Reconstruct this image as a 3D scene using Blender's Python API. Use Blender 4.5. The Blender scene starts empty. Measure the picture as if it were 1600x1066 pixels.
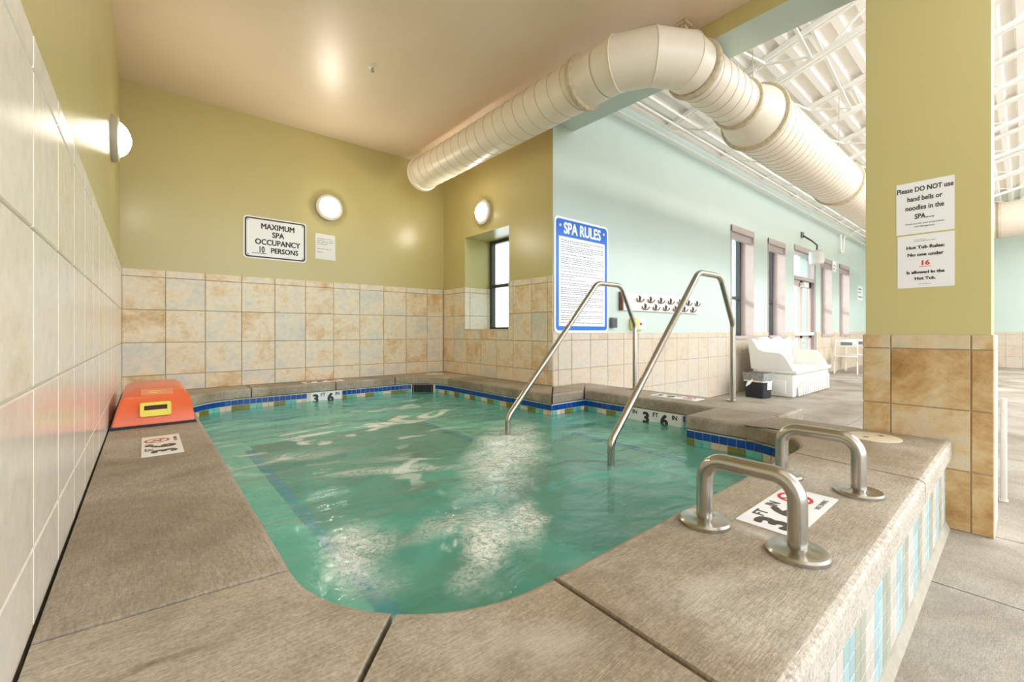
import bpy, bmesh, math, random
from mathutils import Vector, Matrix, noise
random.seed(7)
S = bpy.context.scene
COL = S.collection
# ------------------------------------------------------------------ camera, world, light, exposure
cam_d = bpy.data.cameras.new('camera'); cam = bpy.data.objects.new('camera', cam_d); COL.objects.link(cam)
cam.location = (0.177, 0.0, 1.0945); cam.rotation_euler = (math.radians(90), 0, math.radians(-40.229))
cam_d.sensor_width = 36; cam_d.lens = 676.73*36/1600; cam_d.shift_y = -15.9/1600; cam_d.clip_start = 0.02; cam_d.clip_end = 200
S.camera = cam
S.view_settings.view_transform = 'Standard'; S.view_settings.look = 'None'
S.view_settings.gamma = 1; S.view_settings.use_curve_mapping = False
S.view_settings.exposure = 1.12
S.cycles.use_denoising = True
S.cycles.max_bounces = 10; S.cycles.diffuse_bounces = 6; S.cycles.glossy_bounces = 5; S.cycles.transparent_max_bounces = 12
S.cycles.caustics_reflective = False; S.cycles.caustics_refractive = False
S.cycles.sample_clamp_indirect = 6
W = bpy.data.worlds.new('sky'); S.world = W; W.use_nodes = True
_n = W.node_tree.nodes; _bg = _n['Background']; _bg.inputs[0].default_value = (0.86, 0.93, 1.0, 1); _bg.inputs[1].default_value = 1.9

def area(name, loc, rot, sx, sy, power, col=(1, 1, 1)):
    d = bpy.data.lights.new(name, 'AREA'); d.shape = 'RECTANGLE'; d.size = sx; d.size_y = sy; d.energy = power; d.color = col
    o = bpy.data.objects.new(name, d); COL.objects.link(o); o.location = loc; o.rotation_euler = rot; return o
for hx in (6.5, 10.5, 14.5, 18.0):
    area('added_hall_fill', (hx, -3.2, 5.2), (math.radians(0), 0, 0), 3.0, 2.2, 118, (1, 0.98, 0.96))  # unseen fill lights, added under the roof to brighten the hall

sd = bpy.data.lights.new('sun', 'SUN'); sd.energy = 1.6; sd.angle = 0.009; sd.color = (1, 0.96, 0.9)
so = bpy.data.objects.new('sun', sd); COL.objects.link(so); so.location = (-10, 20, 12); so.rotation_euler = Vector((0.50, -0.75, -0.44)).to_track_quat('-Z', 'Y').to_euler()
# ------------------------------------------------------------------ constants
ZC, ZB, ZW = 0.487, 0.385, 0.281      # coping top, coping underside, water
XW, YB, YC = 3.575, 5.601, 3.325     # window wall, back wall, hall wall
ZCEIL = 3.52
P = 0.33; PV = 0.3265; MT = 0.0567

# ------------------------------------------------------------------ materials
def srgb(r, g, b):
    f = lambda c: (c/255/12.92) if c/255 <= 0.04045 else ((c/255+0.055)/1.055)**2.4
    return (f(r), f(g), f(b), 1)
class NT:
    def __init__(s, name):
        s.m = bpy.data.materials.new(name); s.m.use_nodes = True; s.t = s.m.node_tree
        s.b = s.t.nodes['Principled BSDF']; s.out = s.t.nodes['Material Output']
    def n(s, k, **kw):
        x = s.t.nodes.new(k)
        for a, v in kw.items(): setattr(x, a, v)
        return x
    def l(s, a, b): s.t.links.new(a, b)
    def coord(s, scale=(1, 1, 1), rnd=False, world=False):
        m = s.n('ShaderNodeMapping'); m.inputs['Scale'].default_value = scale
        if world:
            g = s.n('ShaderNodeNewGeometry'); s.l(g.outputs['Position'], m.inputs['Vector'])
        else:
            g = s.n('ShaderNodeTexCoord'); s.l(g.outputs['Object'], m.inputs['Vector'])
        if rnd:
            oi = s.n('ShaderNodeObjectInfo'); mu = s.n('ShaderNodeMath', operation='MULTIPLY'); mu.inputs[1].default_value = 57.0
            s.l(oi.outputs['Random'], mu.inputs[0]); c = s.n('ShaderNodeCombineXYZ')
            s.l(mu.outputs[0], c.inputs[0]); s.l(mu.outputs[0], c.inputs[2]); s.l(c.outputs[0], m.inputs['Location'])
        return m.outputs[0]
    def noise(s, vec, scale, detail=4, rough=0.55, dist=0.0):
        x = s.n('ShaderNodeTexNoise'); x.inputs['Scale'].default_value = scale; x.inputs['Detail'].default_value = detail
        x.inputs['Roughness'].default_value = rough; x.inputs['Distortion'].default_value = dist
        s.l(vec, x.inputs['Vector']); return x.outputs['Fac']
    def ramp(s, fac, stops, interp='LINEAR'):
        r = s.n('ShaderNodeValToRGB'); cr = r.color_ramp; cr.interpolation = interp
        while len(cr.elements) < len(stops): cr.elements.new(0.5)
        for e, (p, c) in zip(cr.elements, stops): e.position = p; e.color = c if len(c) == 4 else (*c, 1)
        s.l(fac, r.inputs[0]); return r.outputs[0]
    def mix(s, a, b, fac, mode='MIX'):
        x = s.n('ShaderNodeMix', data_type='RGBA', blend_type=mode)
        for sock, v in ((x.inputs[6], a), (x.inputs[7], b), (x.inputs[0], fac)):
            if hasattr(v, 'links'): s.l(v, sock)
            else: sock.default_value = v
        return x.outputs[2]
    def bump(s, h, strength=0.2, dist=0.01, normal=None):
        x = s.n('ShaderNodeBump'); x.inputs['Strength'].default_value = strength; x.inputs['Distance'].default_value = dist
        s.l(h, x.inputs['Height'])
        if normal is not None: s.l(normal, x.inputs['Normal'])
        return x.outputs[0]
def G(v): return (v, v, v, 1)

def plain(name, col, rough=0.5, metal=0.0, spec=0.5, var=0.04, scale=8, bump=0.0):
    N = NT(name); v = N.coord()
    f = N.noise(v, scale, 3)
    c2 = tuple(max(0, x*(1-var*2)) for x in col[:3])+(1,); c1 = tuple(min(1, x*(1+var)) for x in col[:3])+(1,)
    N.l(N.ramp(f, [(0.3, c2), (0.7, c1)]), N.b.inputs['Base Color'])
    N.b.inputs['Roughness'].default_value = rough; N.b.inputs['Metallic'].default_value = metal
    N.b.inputs['Specular IOR Level'].default_value = spec
    if bump: N.l(N.bump(f, bump, 0.004), N.b.inputs['Normal'])
    return N.m
def paint(name, col, rough=0.3, streak=True):
    N = NT(name); v = N.coord(world=True); vs = N.coord((1, 1, 0.12), world=True)
    f = N.noise(v, 1.3, 3); g = N.noise(v, 60, 2); st = N.noise(vs, 9, 3)
    c2 = tuple(x*0.955 for x in col[:3])+(1,)
    N.l(N.ramp(f, [(0.3, c2), (0.7, col)]), N.b.inputs['Base Color'])
    N.b.inputs['Roughness'].default_value = rough; N.b.inputs['Specular IOR Level'].default_value = 0.5
    if streak: N.l(N.ramp(st, [(0.35, G(rough*0.94)), (0.7, G(rough*1.06))]), N.b.inputs['Roughness'])
    return N.m
def tile_mat(name, stops, rough=0.35):
    N = NT(name); v = N.coord(rnd=True)
    f = N.noise(v, 4.5, 8, 0.72, 0.35); f2 = N.noise(v, 22, 5, 0.7); f3 = N.noise(v, 1.6, 2)
    oi = N.n('ShaderNodeObjectInfo')
    a = N.n('ShaderNodeMath', operation='MULTIPLY_ADD'); a.inputs[1].default_value = 0.42; N.l(oi.outputs['Random'], a.inputs[0]); 
    b = N.n('ShaderNodeMath', operation='MULTIPLY_ADD'); b.inputs[1].default_value = 2.1; b.inputs[2].default_value = -0.72
    N.l(f, b.inputs[0]); N.l(b.outputs[0], a.inputs[2])
    c = N.ramp(a.outputs[0], stops)
    c = N.mix(c, N.ramp(f2, [(0.35, G(0.80)), (0.62, G(1.0))]), 0.55, 'MULTIPLY')
    N.l(c, N.b.inputs['Base Color']); N.b.inputs['Roughness'].default_value = rough
    N.l(N.bump(f, 0.12, 0.006, N.bump(f2, 0.08, 0.002)), N.b.inputs['Normal']); return N.m
STONE = [(0.0, srgb(206, 166, 112)), (0.18, srgb(218, 186, 140)), (0.36, srgb(229, 205, 168)), (0.52, srgb(236, 219, 190)), (0.7, srgb(226, 215, 194)), (0.9, srgb(214, 208, 196))]
M = {}
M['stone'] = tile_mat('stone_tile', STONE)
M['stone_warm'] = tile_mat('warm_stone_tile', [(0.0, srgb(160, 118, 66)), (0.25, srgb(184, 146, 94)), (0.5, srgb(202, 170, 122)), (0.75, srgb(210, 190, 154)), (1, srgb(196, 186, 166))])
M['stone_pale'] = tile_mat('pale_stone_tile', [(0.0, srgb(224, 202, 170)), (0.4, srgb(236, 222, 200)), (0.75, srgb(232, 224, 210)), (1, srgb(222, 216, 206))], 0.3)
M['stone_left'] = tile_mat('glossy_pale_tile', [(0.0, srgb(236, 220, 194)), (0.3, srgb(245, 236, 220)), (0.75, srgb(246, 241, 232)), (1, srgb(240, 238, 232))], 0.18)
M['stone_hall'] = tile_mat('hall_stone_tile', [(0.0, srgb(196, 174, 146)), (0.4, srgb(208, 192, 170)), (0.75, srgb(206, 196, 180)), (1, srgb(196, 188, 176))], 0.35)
M['grout_pale'] = plain('pale_tile_grout', srgb(208, 200, 186), 0.85)
M['grout'] = plain('tile_grout', srgb(186, 168, 140), 0.85)
M['grout_white'] = plain('pool_grout', srgb(228, 226, 216), 0.8)
M['olive'] = paint('olive_paint', srgb(195, 182, 124))
M['teal'] = paint('teal_paint', srgb(194, 209, 200))
M['tan'] = paint('tan_ceiling_paint', srgb(232, 211, 187), 0.36, False)
M['white_paint'] = paint('cream_roof_paint', srgb(245, 240, 233), 0.5)
M['duct'] = plain('cream_duct_paint', srgb(232, 220, 202), 0.38, var=0.02)
M['seam'] = plain('duct_seam', srgb(196, 180, 158), 0.5)
M['sealant'] = plain('duct_sealant', srgb(206, 188, 158), 0.6, var=0.12, scale=30)
M['white'] = plain('white_plastic', srgb(228, 225, 218), 0.4, var=0.01)
M['sign_white'] = plain('sign_white', srgb(240, 240, 240), 0.35, var=0.005)
M['paper'] = plain('white_paper', srgb(232, 230, 228), 0.6, var=0.01)
M['ring'] = plain('cream_lamp_ring', srgb(196, 186, 168), 0.4, var=0.01)
M['salmon'] = plain('faded_label', srgb(240, 152, 116), 0.35, var=0.05)
M['ink'] = plain('dark_ink', srgb(48, 48, 50), 0.6, var=0.01)
M['grey_ink'] = plain('grey_ink', srgb(140, 142, 148), 0.6, var=0.01)
M['red_ink'] = plain('red_ink', srgb(205, 40, 40), 0.5, var=0.01)
M['brown_ink'] = plain('brown_ink', srgb(76, 62, 54), 0.5, var=0.02)
M['blue'] = plain('sign_blue', srgb(0, 104, 212), 0.3, var=0.01)
M['dark_frame'] = plain('dark_window_frame', srgb(62, 62, 64), 0.4)
M['taupe_frame'] = plain('taupe_window_frame', srgb(176, 164, 160), 0.45, var=0.03)
M['taupe_jamb'] = plain('taupe_window_jamb', srgb(198, 180, 172), 0.5, var=0.03)
M['orange'] = plain('orange_plastic', srgb(238, 112, 66), 0.3, var=0.03)
M['yellow'] = plain('yellow_plastic', srgb(240, 222, 96), 0.35, var=0.02)
M['black'] = plain('black_plastic', srgb(34, 36, 40), 0.35, var=0.02)
M['maroon'] = plain('dark_recess', srgb(60, 12, 8), 0.5)
M['lid'] = plain('cream_lid_plastic', srgb(226, 212, 184), 0.45, var=0.02)
M['brown'] = plain('brown_board_edge', srgb(120, 72, 52), 0.5)
M['pinkboard'] = plain('pale_board', srgb(238, 222, 214), 0.45, var=0.02)
M['gunmetal'] = plain('dark_hook_metal', srgb(90, 88, 88), 0.35, 0.6)
M['grey_box'] = plain('grey_box_plastic', srgb(110, 116, 118), 0.4)
M['plaster'] = plain('pool_plaster', srgb(226, 234, 220), 0.7, var=0.04)
M['foamcan'] = plain('bin_liner_film', srgb(150, 150, 150), 0.25, var=0.15, scale=25)

def steel(name, rough, col):
    N = NT(name); v = N.coord((1, 1, 3)); f = N.noise(v, 14, 4); g = N.noise(N.coord(), 9, 5, 0.7)
    N.b.inputs['Metallic'].default_value = 1
    N.l(N.ramp(g, [(0.35, tuple(x*0.93 for x in col[:3])), (0.65, col)]), N.b.inputs['Base Color'])
    N.l(N.ramp(f, [(0.3, G(rough*0.9)), (0.7, G(rough*1.12))]), N.b.inputs['Roughness']); return N.m
M['steel'] = steel('brushed_steel', 0.24, srgb(186, 181, 172))
def concrete(name, a, b, c, brush=(1, 1, 1), swirl=0.0, edge=False):
    N = NT(name); v = N.coord(world=True); vb = N.coord(brush, world=True)
    big = N.noise(v, 1.5, 6, 0.62, 0.5); mid = N.noise(v, 8, 6, 0.68, 0.3); fine = N.noise(v, 130, 3, 0.7); br = N.noise(vb, 26, 4, 0.65, swirl)
    col = N.ramp(big, [(0.30, a), (0.5, b), (0.70, c)])
    col = N.mix(col, N.ramp(mid, [(0.30, G(0.70)), (0.5, G(0.98)), (0.70, G(1.14))]), 0.75, 'MULTIPLY')
    col = N.mix(col, N.ramp(fine, [(0.34, G(0.62)), (0.62, G(1.12))]), 0.65, 'MULTIPLY')
    col = N.mix(col, N.ramp(br, [(0.33, G(0.70)), (0.62, G(1.10))]), 0.75, 'MULTIPLY')
    sp = N.noise(v, 7, 4, 0.85); col = N.mix(col, srgb(208, 202, 194), N.ramp(sp, [(0.66, G(0)), (0.80, G(0.6))]))
    if edge:      # worn front arris with pale aggregate showing
        g = N.n('ShaderNodeNewGeometry'); sx = N.n('ShaderNodeSeparateXYZ'); N.l(g.outputs['Position'], sx.inputs[0])
        mr = N.n('ShaderNodeMapRange'); mr.inputs[1].default_value = 0.298; mr.inputs[2].default_value = 0.268; N.l(sx.outputs[1], mr.inputs[0])
        ag = N.noise(v, 90, 3, 0.8); wear = N.mix(N.ramp(ag, [(0.40, G(0.0)), (0.58, G(0.85))]), mr.outputs[0], 1.0, 'MULTIPLY'); col = N.mix(col, srgb(214, 206, 194), wear)
        def mark(x0, y0, x1, y1, w, colr, amt, col):
            m = N.n('ShaderNodeMapping', vector_type='TEXTURE'); m.inputs['Location'].default_value = ((x0+x1)/2, (y0+y1)/2, ZC); m.inputs['Rotation'].default_value = (0, 0, math.atan2(y1-y0, x1-x0))
            m.inputs['Scale'].default_value = (math.hypot(x1-x0, y1-y0)/2+w, w, 9); ad = N.n('ShaderNodeVectorMath', operation='MULTIPLY_ADD'); ad.inputs[1].default_value = (0.05, 0.05, 0)
            nz = N.n('ShaderNodeTexNoise'); nz.inputs['Scale'].default_value = 14; N.l(g.outputs['Position'], nz.inputs['Vector']); N.l(nz.outputs['Color'], ad.inputs[0]); N.l(g.outputs['Position'], ad.inputs[2])
            N.l(ad.outputs[0], m.inputs['Vector']); ln = N.n('ShaderNodeVectorMath', operation='LENGTH'); N.l(m.outputs[0], ln.inputs[0])
            f = N.mix(N.ramp(ln.outputs['Value'], [(0.2, G(amt)), (1.0, G(0))]), N.ramp(mid, [(0.35, G(0.2)), (0.6, G(1))]), 1.0, 'MULTIPLY')
            return N.mix(col, colr, f)
        col = mark(0.11, 1.06, 0.36, 1.03, 0.014, srgb(104, 82, 54), 0.75, col)
        col = mark(1.60, 0.60, 1.60, 0.44, 0.035, srgb(216, 212, 206), 0.9, col); col = mark(1.56, 0.34, 1.75, 0.30, 0.02, srgb(206, 200, 192), 0.6, col)
        col = mark(0.66, 0.70, 0.86, 0.58, 0.09, srgb(200, 192, 180), 0.6, col); col = mark(1.1, 0.52, 1.3, 0.50, 0.06, srgb(198, 190, 180), 0.45, col)
    N.l(col, N.b.inputs['Base Color'])
    N.l(N.ramp(mid, [(0.3, G(0.42)), (0.7, G(0.75))]), N.b.inputs['Roughness'])
    N.l(N.bump(fine, 0.30, 0.003, N.bump(br, 0.45, 0.005)), N.b.inputs['Normal']); return N.m
M['coping'] = concrete('coping_concrete', srgb(148, 130, 104), srgb(176, 161, 140), srgb(194, 184, 168), (1, 8, 1), 0.3, True)
M['coping_y'] = concrete('left_coping_concrete', srgb(140, 124, 104), srgb(170, 156, 138), srgb(190, 180, 166), (8, 1, 1), 0.3)
M['deck'] = concrete('deck_concrete', srgb(136, 124, 108), srgb(168, 158, 144), srgb(188, 181, 170), (1, 4.5, 1), swirl=2.5)
M['core'] = plain('joint_sealant', srgb(46, 42, 38), 0.9)
M['joint'] = plain('floor_joint', srgb(122, 114, 104), 0.9)
M['curb'] = plain('curb_concrete', srgb(176, 168, 152), 0.8, var=0.08, scale=20)

def mosaic(name, col, rough=0.12):
    N = NT(name); oi = N.n('ShaderNodeObjectInfo')
    hs = N.n('ShaderNodeHueSaturation'); hs.inputs['Color'].default_value = col
    r = N.n('ShaderNodeMapRange'); r.inputs[3].default_value = 0.88; r.inputs[4].default_value = 1.12
    N.l(oi.outputs['Random'], r.inputs[0]); N.l(r.outputs[0], hs.inputs['Value'])
    f = N.noise(N.coord(rnd=True), 60, 2)
    N.l(hs.outputs[0], N.b.inputs['Base Color']); N.b.inputs['Roughness'].default_value = rough
    N.l(N.bump(f, 0.05, 0.002), N.b.inputs['Normal']); return N.m
M['t_blue'] = mosaic('blue_glazed_tile', srgb(14, 76, 158)); M['t_edge'] = mosaic('bright_blue_glazed_tile', srgb(0, 84, 196)); M['t_olive'] = mosaic('olive_glazed_tile', srgb(132, 126, 52))
M['t_pink'] = mosaic('blush_glazed_tile', srgb(224, 204, 184)); M['t_aqua'] = mosaic('aqua_glazed_tile', srgb(112, 190, 178))
M['t_white'] = mosaic('cream_mosaic', srgb(214, 206, 196), 0.3); M['t_sky'] = mosaic('pale_blue_mosaic', srgb(172, 200, 202), 0.3); M['t_sage'] = mosaic('sage_mosaic', srgb(170, 172, 154), 0.3)

def schlick(N, f0, normal=None):
    lw = N.n('ShaderNodeLayerWeight'); lw.inputs['Blend'].default_value = 0.5
    if normal is not None: N.l(normal, lw.inputs['Normal'])
    p = N.n('ShaderNodeMath', operation='POWER'); p.inputs[1].default_value = 5; N.l(lw.outputs['Facing'], p.inputs[0])
    m = N.n('ShaderNodeMath', operation='MULTIPLY_ADD'); m.inputs[1].default_value = 1-f0; m.inputs[2].default_value = f0; N.l(p.outputs[0], m.inputs[0]); return m.outputs[0]
def glass(name, tint=(0.93, 0.97, 0.97, 1)):
    N = NT(name); t = N.t; tr = N.n('ShaderNodeBsdfTransparent'); tr.inputs[0].default_value = tint
    g = N.n('ShaderNodeBsdfGlossy'); g.inputs['Roughness'].default_value = 0.03; mx = N.n('ShaderNodeMixShader'); N.l(schlick(N, 0.03), mx.inputs[0]); N.l(tr.outputs[0], mx.inputs[1]); N.l(g.outputs[0], mx.inputs[2])
    N.l(mx.outputs[0], N.out.inputs[0]); return N.m
M['glass'] = glass('window_glass')
def emit(name, col, s):
    N = NT(name); N.b.inputs['Base Color'].default_value = srgb(250, 240, 220); N.b.inputs['Roughness'].default_value = 0.3
    N.b.inputs['Emission Color'].default_value = col; N.b.inputs['Emission Strength'].default_value = s; return N.m
def opal():
    N = NT('lit_opal_diffuser'); N.b.inputs['Base Color'].default_value = srgb(250, 242, 226); N.b.inputs['Roughness'].default_value = 0.3
    g = N.n('ShaderNodeTexCoord'); sp = N.n('ShaderNodeSeparateXYZ'); N.l(g.outputs['Object'], sp.inputs[0])
    r = N.n('ShaderNodeMapRange'); r.interpolation_type = 'SMOOTHSTEP'; r.inputs[1].default_value = 0.040; r.inputs[2].default_value = 0.111; r.inputs[3].default_value = 0.35; r.inputs[4].default_value = 50; N.l(sp.outputs[2], r.inputs[0])
    N.b.inputs['Emission Color'].default_value = (1, 0.92, 0.79, 1); N.l(r.outputs[0], N.b.inputs['Emission Strength']); return N.m
M['lamp'] = opal()

# bubble patches, also painting the window and lamp reflections white (x0, y0, x1, y1, half width, strength)
FOAM_GLINTS = [(1.45, 1.68, 2.75, 2.95, 0.36, 1.0), (1.0, 1.14, 1.42, 1.62, 0.16, 1.0), (1.25, 1.25, 1.55, 1.55, 0.14, 0.9), (0.72, 1.35, 0.82, 1.75, 0.17, 0.9), (0.85, 1.55, 1.45, 1.62, 0.10, 0.5), (0.9, 2.5, 1.8, 2.2, 0.13, 0.6), (0.75, 3.1, 1.3, 2.95, 0.16, 0.5)]
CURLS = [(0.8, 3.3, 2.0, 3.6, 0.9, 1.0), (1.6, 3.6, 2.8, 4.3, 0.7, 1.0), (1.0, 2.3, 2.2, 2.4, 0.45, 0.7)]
def water():
    N = NT('churning_spa_water'); v = N.coord(world=True); vw = N.coord((1.0, 1.7, 1), world=True)
    n1 = N.noise(vw, 2.6, 3, 0.5, 1.6); n2 = N.noise(vw, 9, 4, 0.55, 1.0); n3 = N.noise(vw, 30, 3, 0.6, 0.8)
    nrm = N.bump(n1, 0.20, 0.06, N.bump(n2, 0.17, 0.025, N.bump(n3, 0.14, 0.010)))
    tr = N.n('ShaderNodeBsdfTransparent'); tr.inputs[0].default_value = (0.58, 0.92, 0.87, 1)
    df = N.n('ShaderNodeBsdfDiffuse'); df.inputs[0].default_value = srgb(122, 214, 194)
    turb = N.n('ShaderNodeMixShader')
    N.l(N.ramp(N.noise(v, 1.6, 4, 0.6, 0.8), [(0.36, G(0.27)), (0.66, G(0.52))]), turb.inputs[0])
    N.l(tr.outputs[0], turb.inputs[1]); N.l(df.outputs[0], turb.inputs[2])
    def ridged(scale, sc, dist, detail, off):
        w = N.n('ShaderNodeTexNoise'); w.noise_type = 'RIDGED_MULTIFRACTAL'
        for k, x in (('Scale', scale), ('Detail', detail), ('Roughness', 0.55), ('Distortion', dist), ('Offset', off), ('Gain', 2.0)): w.inputs[k].default_value = x
        N.l(N.coord(sc, world=True), w.inputs['Vector']); return w.outputs['Fac']
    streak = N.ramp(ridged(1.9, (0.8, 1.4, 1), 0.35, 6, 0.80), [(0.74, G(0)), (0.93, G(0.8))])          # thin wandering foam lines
    fizz_glint = N.ramp(N.noise(N.coord((1, 1, 1), world=True), 20, 8, 0.82, 2.2), [(0.37, G(0)), (0.57, G(1.0))])     # white bubbles, doubling as painted window and lamp glints
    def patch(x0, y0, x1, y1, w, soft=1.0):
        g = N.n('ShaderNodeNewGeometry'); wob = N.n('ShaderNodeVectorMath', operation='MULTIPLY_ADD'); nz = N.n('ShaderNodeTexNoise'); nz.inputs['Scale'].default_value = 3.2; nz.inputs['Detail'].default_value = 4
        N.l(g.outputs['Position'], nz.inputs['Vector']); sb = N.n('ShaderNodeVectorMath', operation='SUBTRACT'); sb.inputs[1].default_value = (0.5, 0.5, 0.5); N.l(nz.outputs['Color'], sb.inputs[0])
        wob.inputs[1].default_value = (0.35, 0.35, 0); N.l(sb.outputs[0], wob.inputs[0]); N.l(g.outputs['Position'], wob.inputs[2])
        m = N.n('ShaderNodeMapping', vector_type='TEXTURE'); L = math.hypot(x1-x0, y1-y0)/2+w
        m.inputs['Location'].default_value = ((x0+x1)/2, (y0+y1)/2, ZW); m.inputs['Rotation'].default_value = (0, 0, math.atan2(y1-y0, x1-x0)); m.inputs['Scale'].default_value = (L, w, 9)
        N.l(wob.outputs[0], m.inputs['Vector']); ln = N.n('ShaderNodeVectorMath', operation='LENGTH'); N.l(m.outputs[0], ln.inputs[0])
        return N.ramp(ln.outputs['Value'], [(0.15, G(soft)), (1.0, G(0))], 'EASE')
    foam_glints = None
    for q in FOAM_GLINTS:
        k = patch(*q); foam_glints = k if foam_glints is None else N.mix(foam_glints, k, 1.0, 'LIGHTEN')
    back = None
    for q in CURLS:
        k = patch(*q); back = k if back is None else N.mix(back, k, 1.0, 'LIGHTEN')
    fm = N.mix(N.mix(streak, back, 1.0, 'MULTIPLY'), N.mix(fizz_glint, foam_glints, 1.0, 'MULTIPLY'), 1.0, 'SCREEN')
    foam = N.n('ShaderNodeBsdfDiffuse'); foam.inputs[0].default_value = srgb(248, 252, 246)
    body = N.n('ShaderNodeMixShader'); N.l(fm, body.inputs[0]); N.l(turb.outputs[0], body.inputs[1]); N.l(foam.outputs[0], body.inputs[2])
    gl = N.n('ShaderNodeBsdfGlossy'); gl.inputs['Roughness'].default_value = 0.07; N.l(nrm, gl.inputs['Normal'])
    mx = N.n('ShaderNodeMixShader'); N.l(schlick(N, 0.02, nrm), mx.inputs[0]); N.l(body.outputs[0], mx.inputs[1]); N.l(gl.outputs[0], mx.inputs[2])
    N.l(mx.outputs[0], N.out.inputs[0]); return N.m
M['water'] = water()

# ------------------------------------------------------------------ object helpers
def link(name, me, parent=None, mat=None, matrix=None):
    o = bpy.data.objects.new(name, me); COL.objects.link(o)
    if mat is not None and me is not None and len(me.materials) == 0: me.materials.append(mat)
    if parent is not None: o.parent = parent
    if matrix is not None: o.matrix_basis = matrix
    return o
def tag(o, label, cat, group=None):
    o['label'] = label; o['category'] = cat
    if group: o['group'] = group
    return o
def empty(name, loc=(0, 0, 0), rz=0):
    o = bpy.data.objects.new(name, None); COL.objects.link(o); o.location = loc; o.rotation_euler = (0, 0, rz); o.empty_display_size = 0.1; return o
def struct(o): o['kind'] = 'structure'; return o
def stuff(o): o['kind'] = 'stuff'; return o
def mesh(name, bm, smooth=False):
    me = bpy.data.meshes.new(name); bmesh.ops.recalc_face_normals(bm, faces=bm.faces); bm.to_mesh(me); bm.free()
    if smooth:
        me.polygons.foreach_set('use_smooth', [True]*len(me.polygons))
        try: me.set_sharp_from_angle(angle=math.radians(38))
        except Exception: pass
    return me
def box(bm, x0, x1, y0, y1, z0, z1, bev=0.0, seg=2):
    b = bmesh.new() if bev else bm
    vs = [b.verts.new(p) for p in ((x0, y0, z0), (x1, y0, z0), (x1, y1, z0), (x0, y1, z0), (x0, y0, z1), (x1, y0, z1), (x1, y1, z1), (x0, y1, z1))]
    for f in ((3, 2, 1, 0), (4, 5, 6, 7), (0, 1, 5, 4), (1, 2, 6, 5), (2, 3, 7, 6), (3, 0, 4, 7)): b.faces.new([vs[i] for i in f])
    if bev:
        bmesh.ops.bevel(b, geom=list(b.edges), offset=bev, segments=seg, affect='EDGES', profile=0.5)
        join(bm, b)
def join(bm, b, mat=None):
    if mat is not None: b.transform(mat)
    t = bpy.data.meshes.new('_t'); b.to_mesh(t); b.free(); bm.from_mesh(t); bpy.data.meshes.remove(t)
def boxo(name, dims, mat, parent=None, bev=0.0, seg=2):
    bm = bmesh.new(); box(bm, *dims, bev=bev, seg=seg); return link(name, mesh(name, bm, bev > 0), parent, mat)
def lathe(bm, prof, n=32, axis='Z', c=(0, 0, 0)):
    rings = []
    for r, h in prof:
        ring = []
        for i in range(n):
            a = 2*math.pi*i/n; u, v = r*math.cos(a), r*math.sin(a)
            p = {'Z': (u, v, h), 'X': (h, u, v), 'Y': (u, h, v)}[axis]
            ring.append(bm.verts.new(Vector(p)+Vector(c)))
        rings.append(ring)
    for a, b in zip(rings, rings[1:]):
        for i in range(n): bm.faces.new((a[i], a[(i+1) % n], b[(i+1) % n], b[i]))
    bm.faces.new(rings[0][::-1]); bm.faces.new(rings[-1])
def fillet(pts, r, n=8):
    pts = [Vector(p) for p in pts]; out = [pts[0]]
    for a, b, c in zip(pts, pts[1:], pts[2:]):
        d1 = (a-b).normalized(); d2 = (c-b).normalized(); ang = d1.angle(d2)
        t = min(r/math.tan(ang/2), (a-b).length*0.49, (c-b).length*0.49)
        p1 = b+d1*t; p2 = b+d2*t
        rr = t*math.tan(ang/2); ctr = b+(d1+d2).normalized()*(rr/math.sin(ang/2))
        u = (p1-ctr); w = (p2-ctr); tot = u.angle(w); ax = u.cross(w).normalized()
        for i in range(n+1): out.append(ctr+Matrix.Rotation(tot*i/n, 3, ax) @ u)
    out.append(pts[-1]); return out
def tube(bm, pts, r, n=14, cap=True):
    pts = [Vector(p) for p in pts]; T = [(pts[min(i+1, len(pts)-1)]-pts[max(i-1, 0)]).normalized() for i in range(len(pts))]
    ref = Vector((0, 0, 1)) if abs(T[0].z) < 0.9 else Vector((1, 0, 0))
    N = T[0].cross(ref).normalized(); rings = []
    for i, p in enumerate(pts):
        if i: 
            ax = T[i-1].cross(T[i])
            if ax.length > 1e-7: N = Matrix.Rotation(T[i-1].angle(T[i]), 3, ax.normalized()) @ N
        B = T[i].cross(N); rr = r[i] if isinstance(r, (list, tuple)) else r
        rings.append([bm.verts.new(p+N*(rr*math.cos(2*math.pi*k/n))+B*(rr*math.sin(2*math.pi*k/n))) for k in range(n)])
    for a, b in zip(rings, rings[1:]):
        for i in range(n): bm.faces.new((a[i], a[(i+1) % n], b[(i+1) % n], b[i]))
    if cap: bm.faces.new(rings[0][::-1]); bm.faces.new(rings[-1])
def tubeo(name, pts, r, mat, parent=None, n=14):
    bm = bmesh.new(); tube(bm, pts, r, n); return link(name, mesh(name, bm, True), parent, mat)
def prism(bm, poly, z0, z1):
    a = [bm.verts.new((x, y, z0)) for x, y in poly]; b = [bm.verts.new((x, y, z1)) for x, y in poly]; n = len(poly)
    bm.faces.new(a[::-1]); bm.faces.new(b)
    for i in range(n): bm.faces.new((a[i], a[(i+1) % n], b[(i+1) % n], b[i]))
def rr(w, h, r, n=5):
    out = []
    for cx, cy, a0 in ((w/2-r, h/2-r, 0), (-w/2+r, h/2-r, 90), (-w/2+r, -h/2+r, 180), (w/2-r, -h/2+r, 270)):
        for i in range(n+1): a = math.radians(a0+90*i/n); out.append((cx+r*math.cos(a), cy+r*math.sin(a)))
    return out
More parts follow.
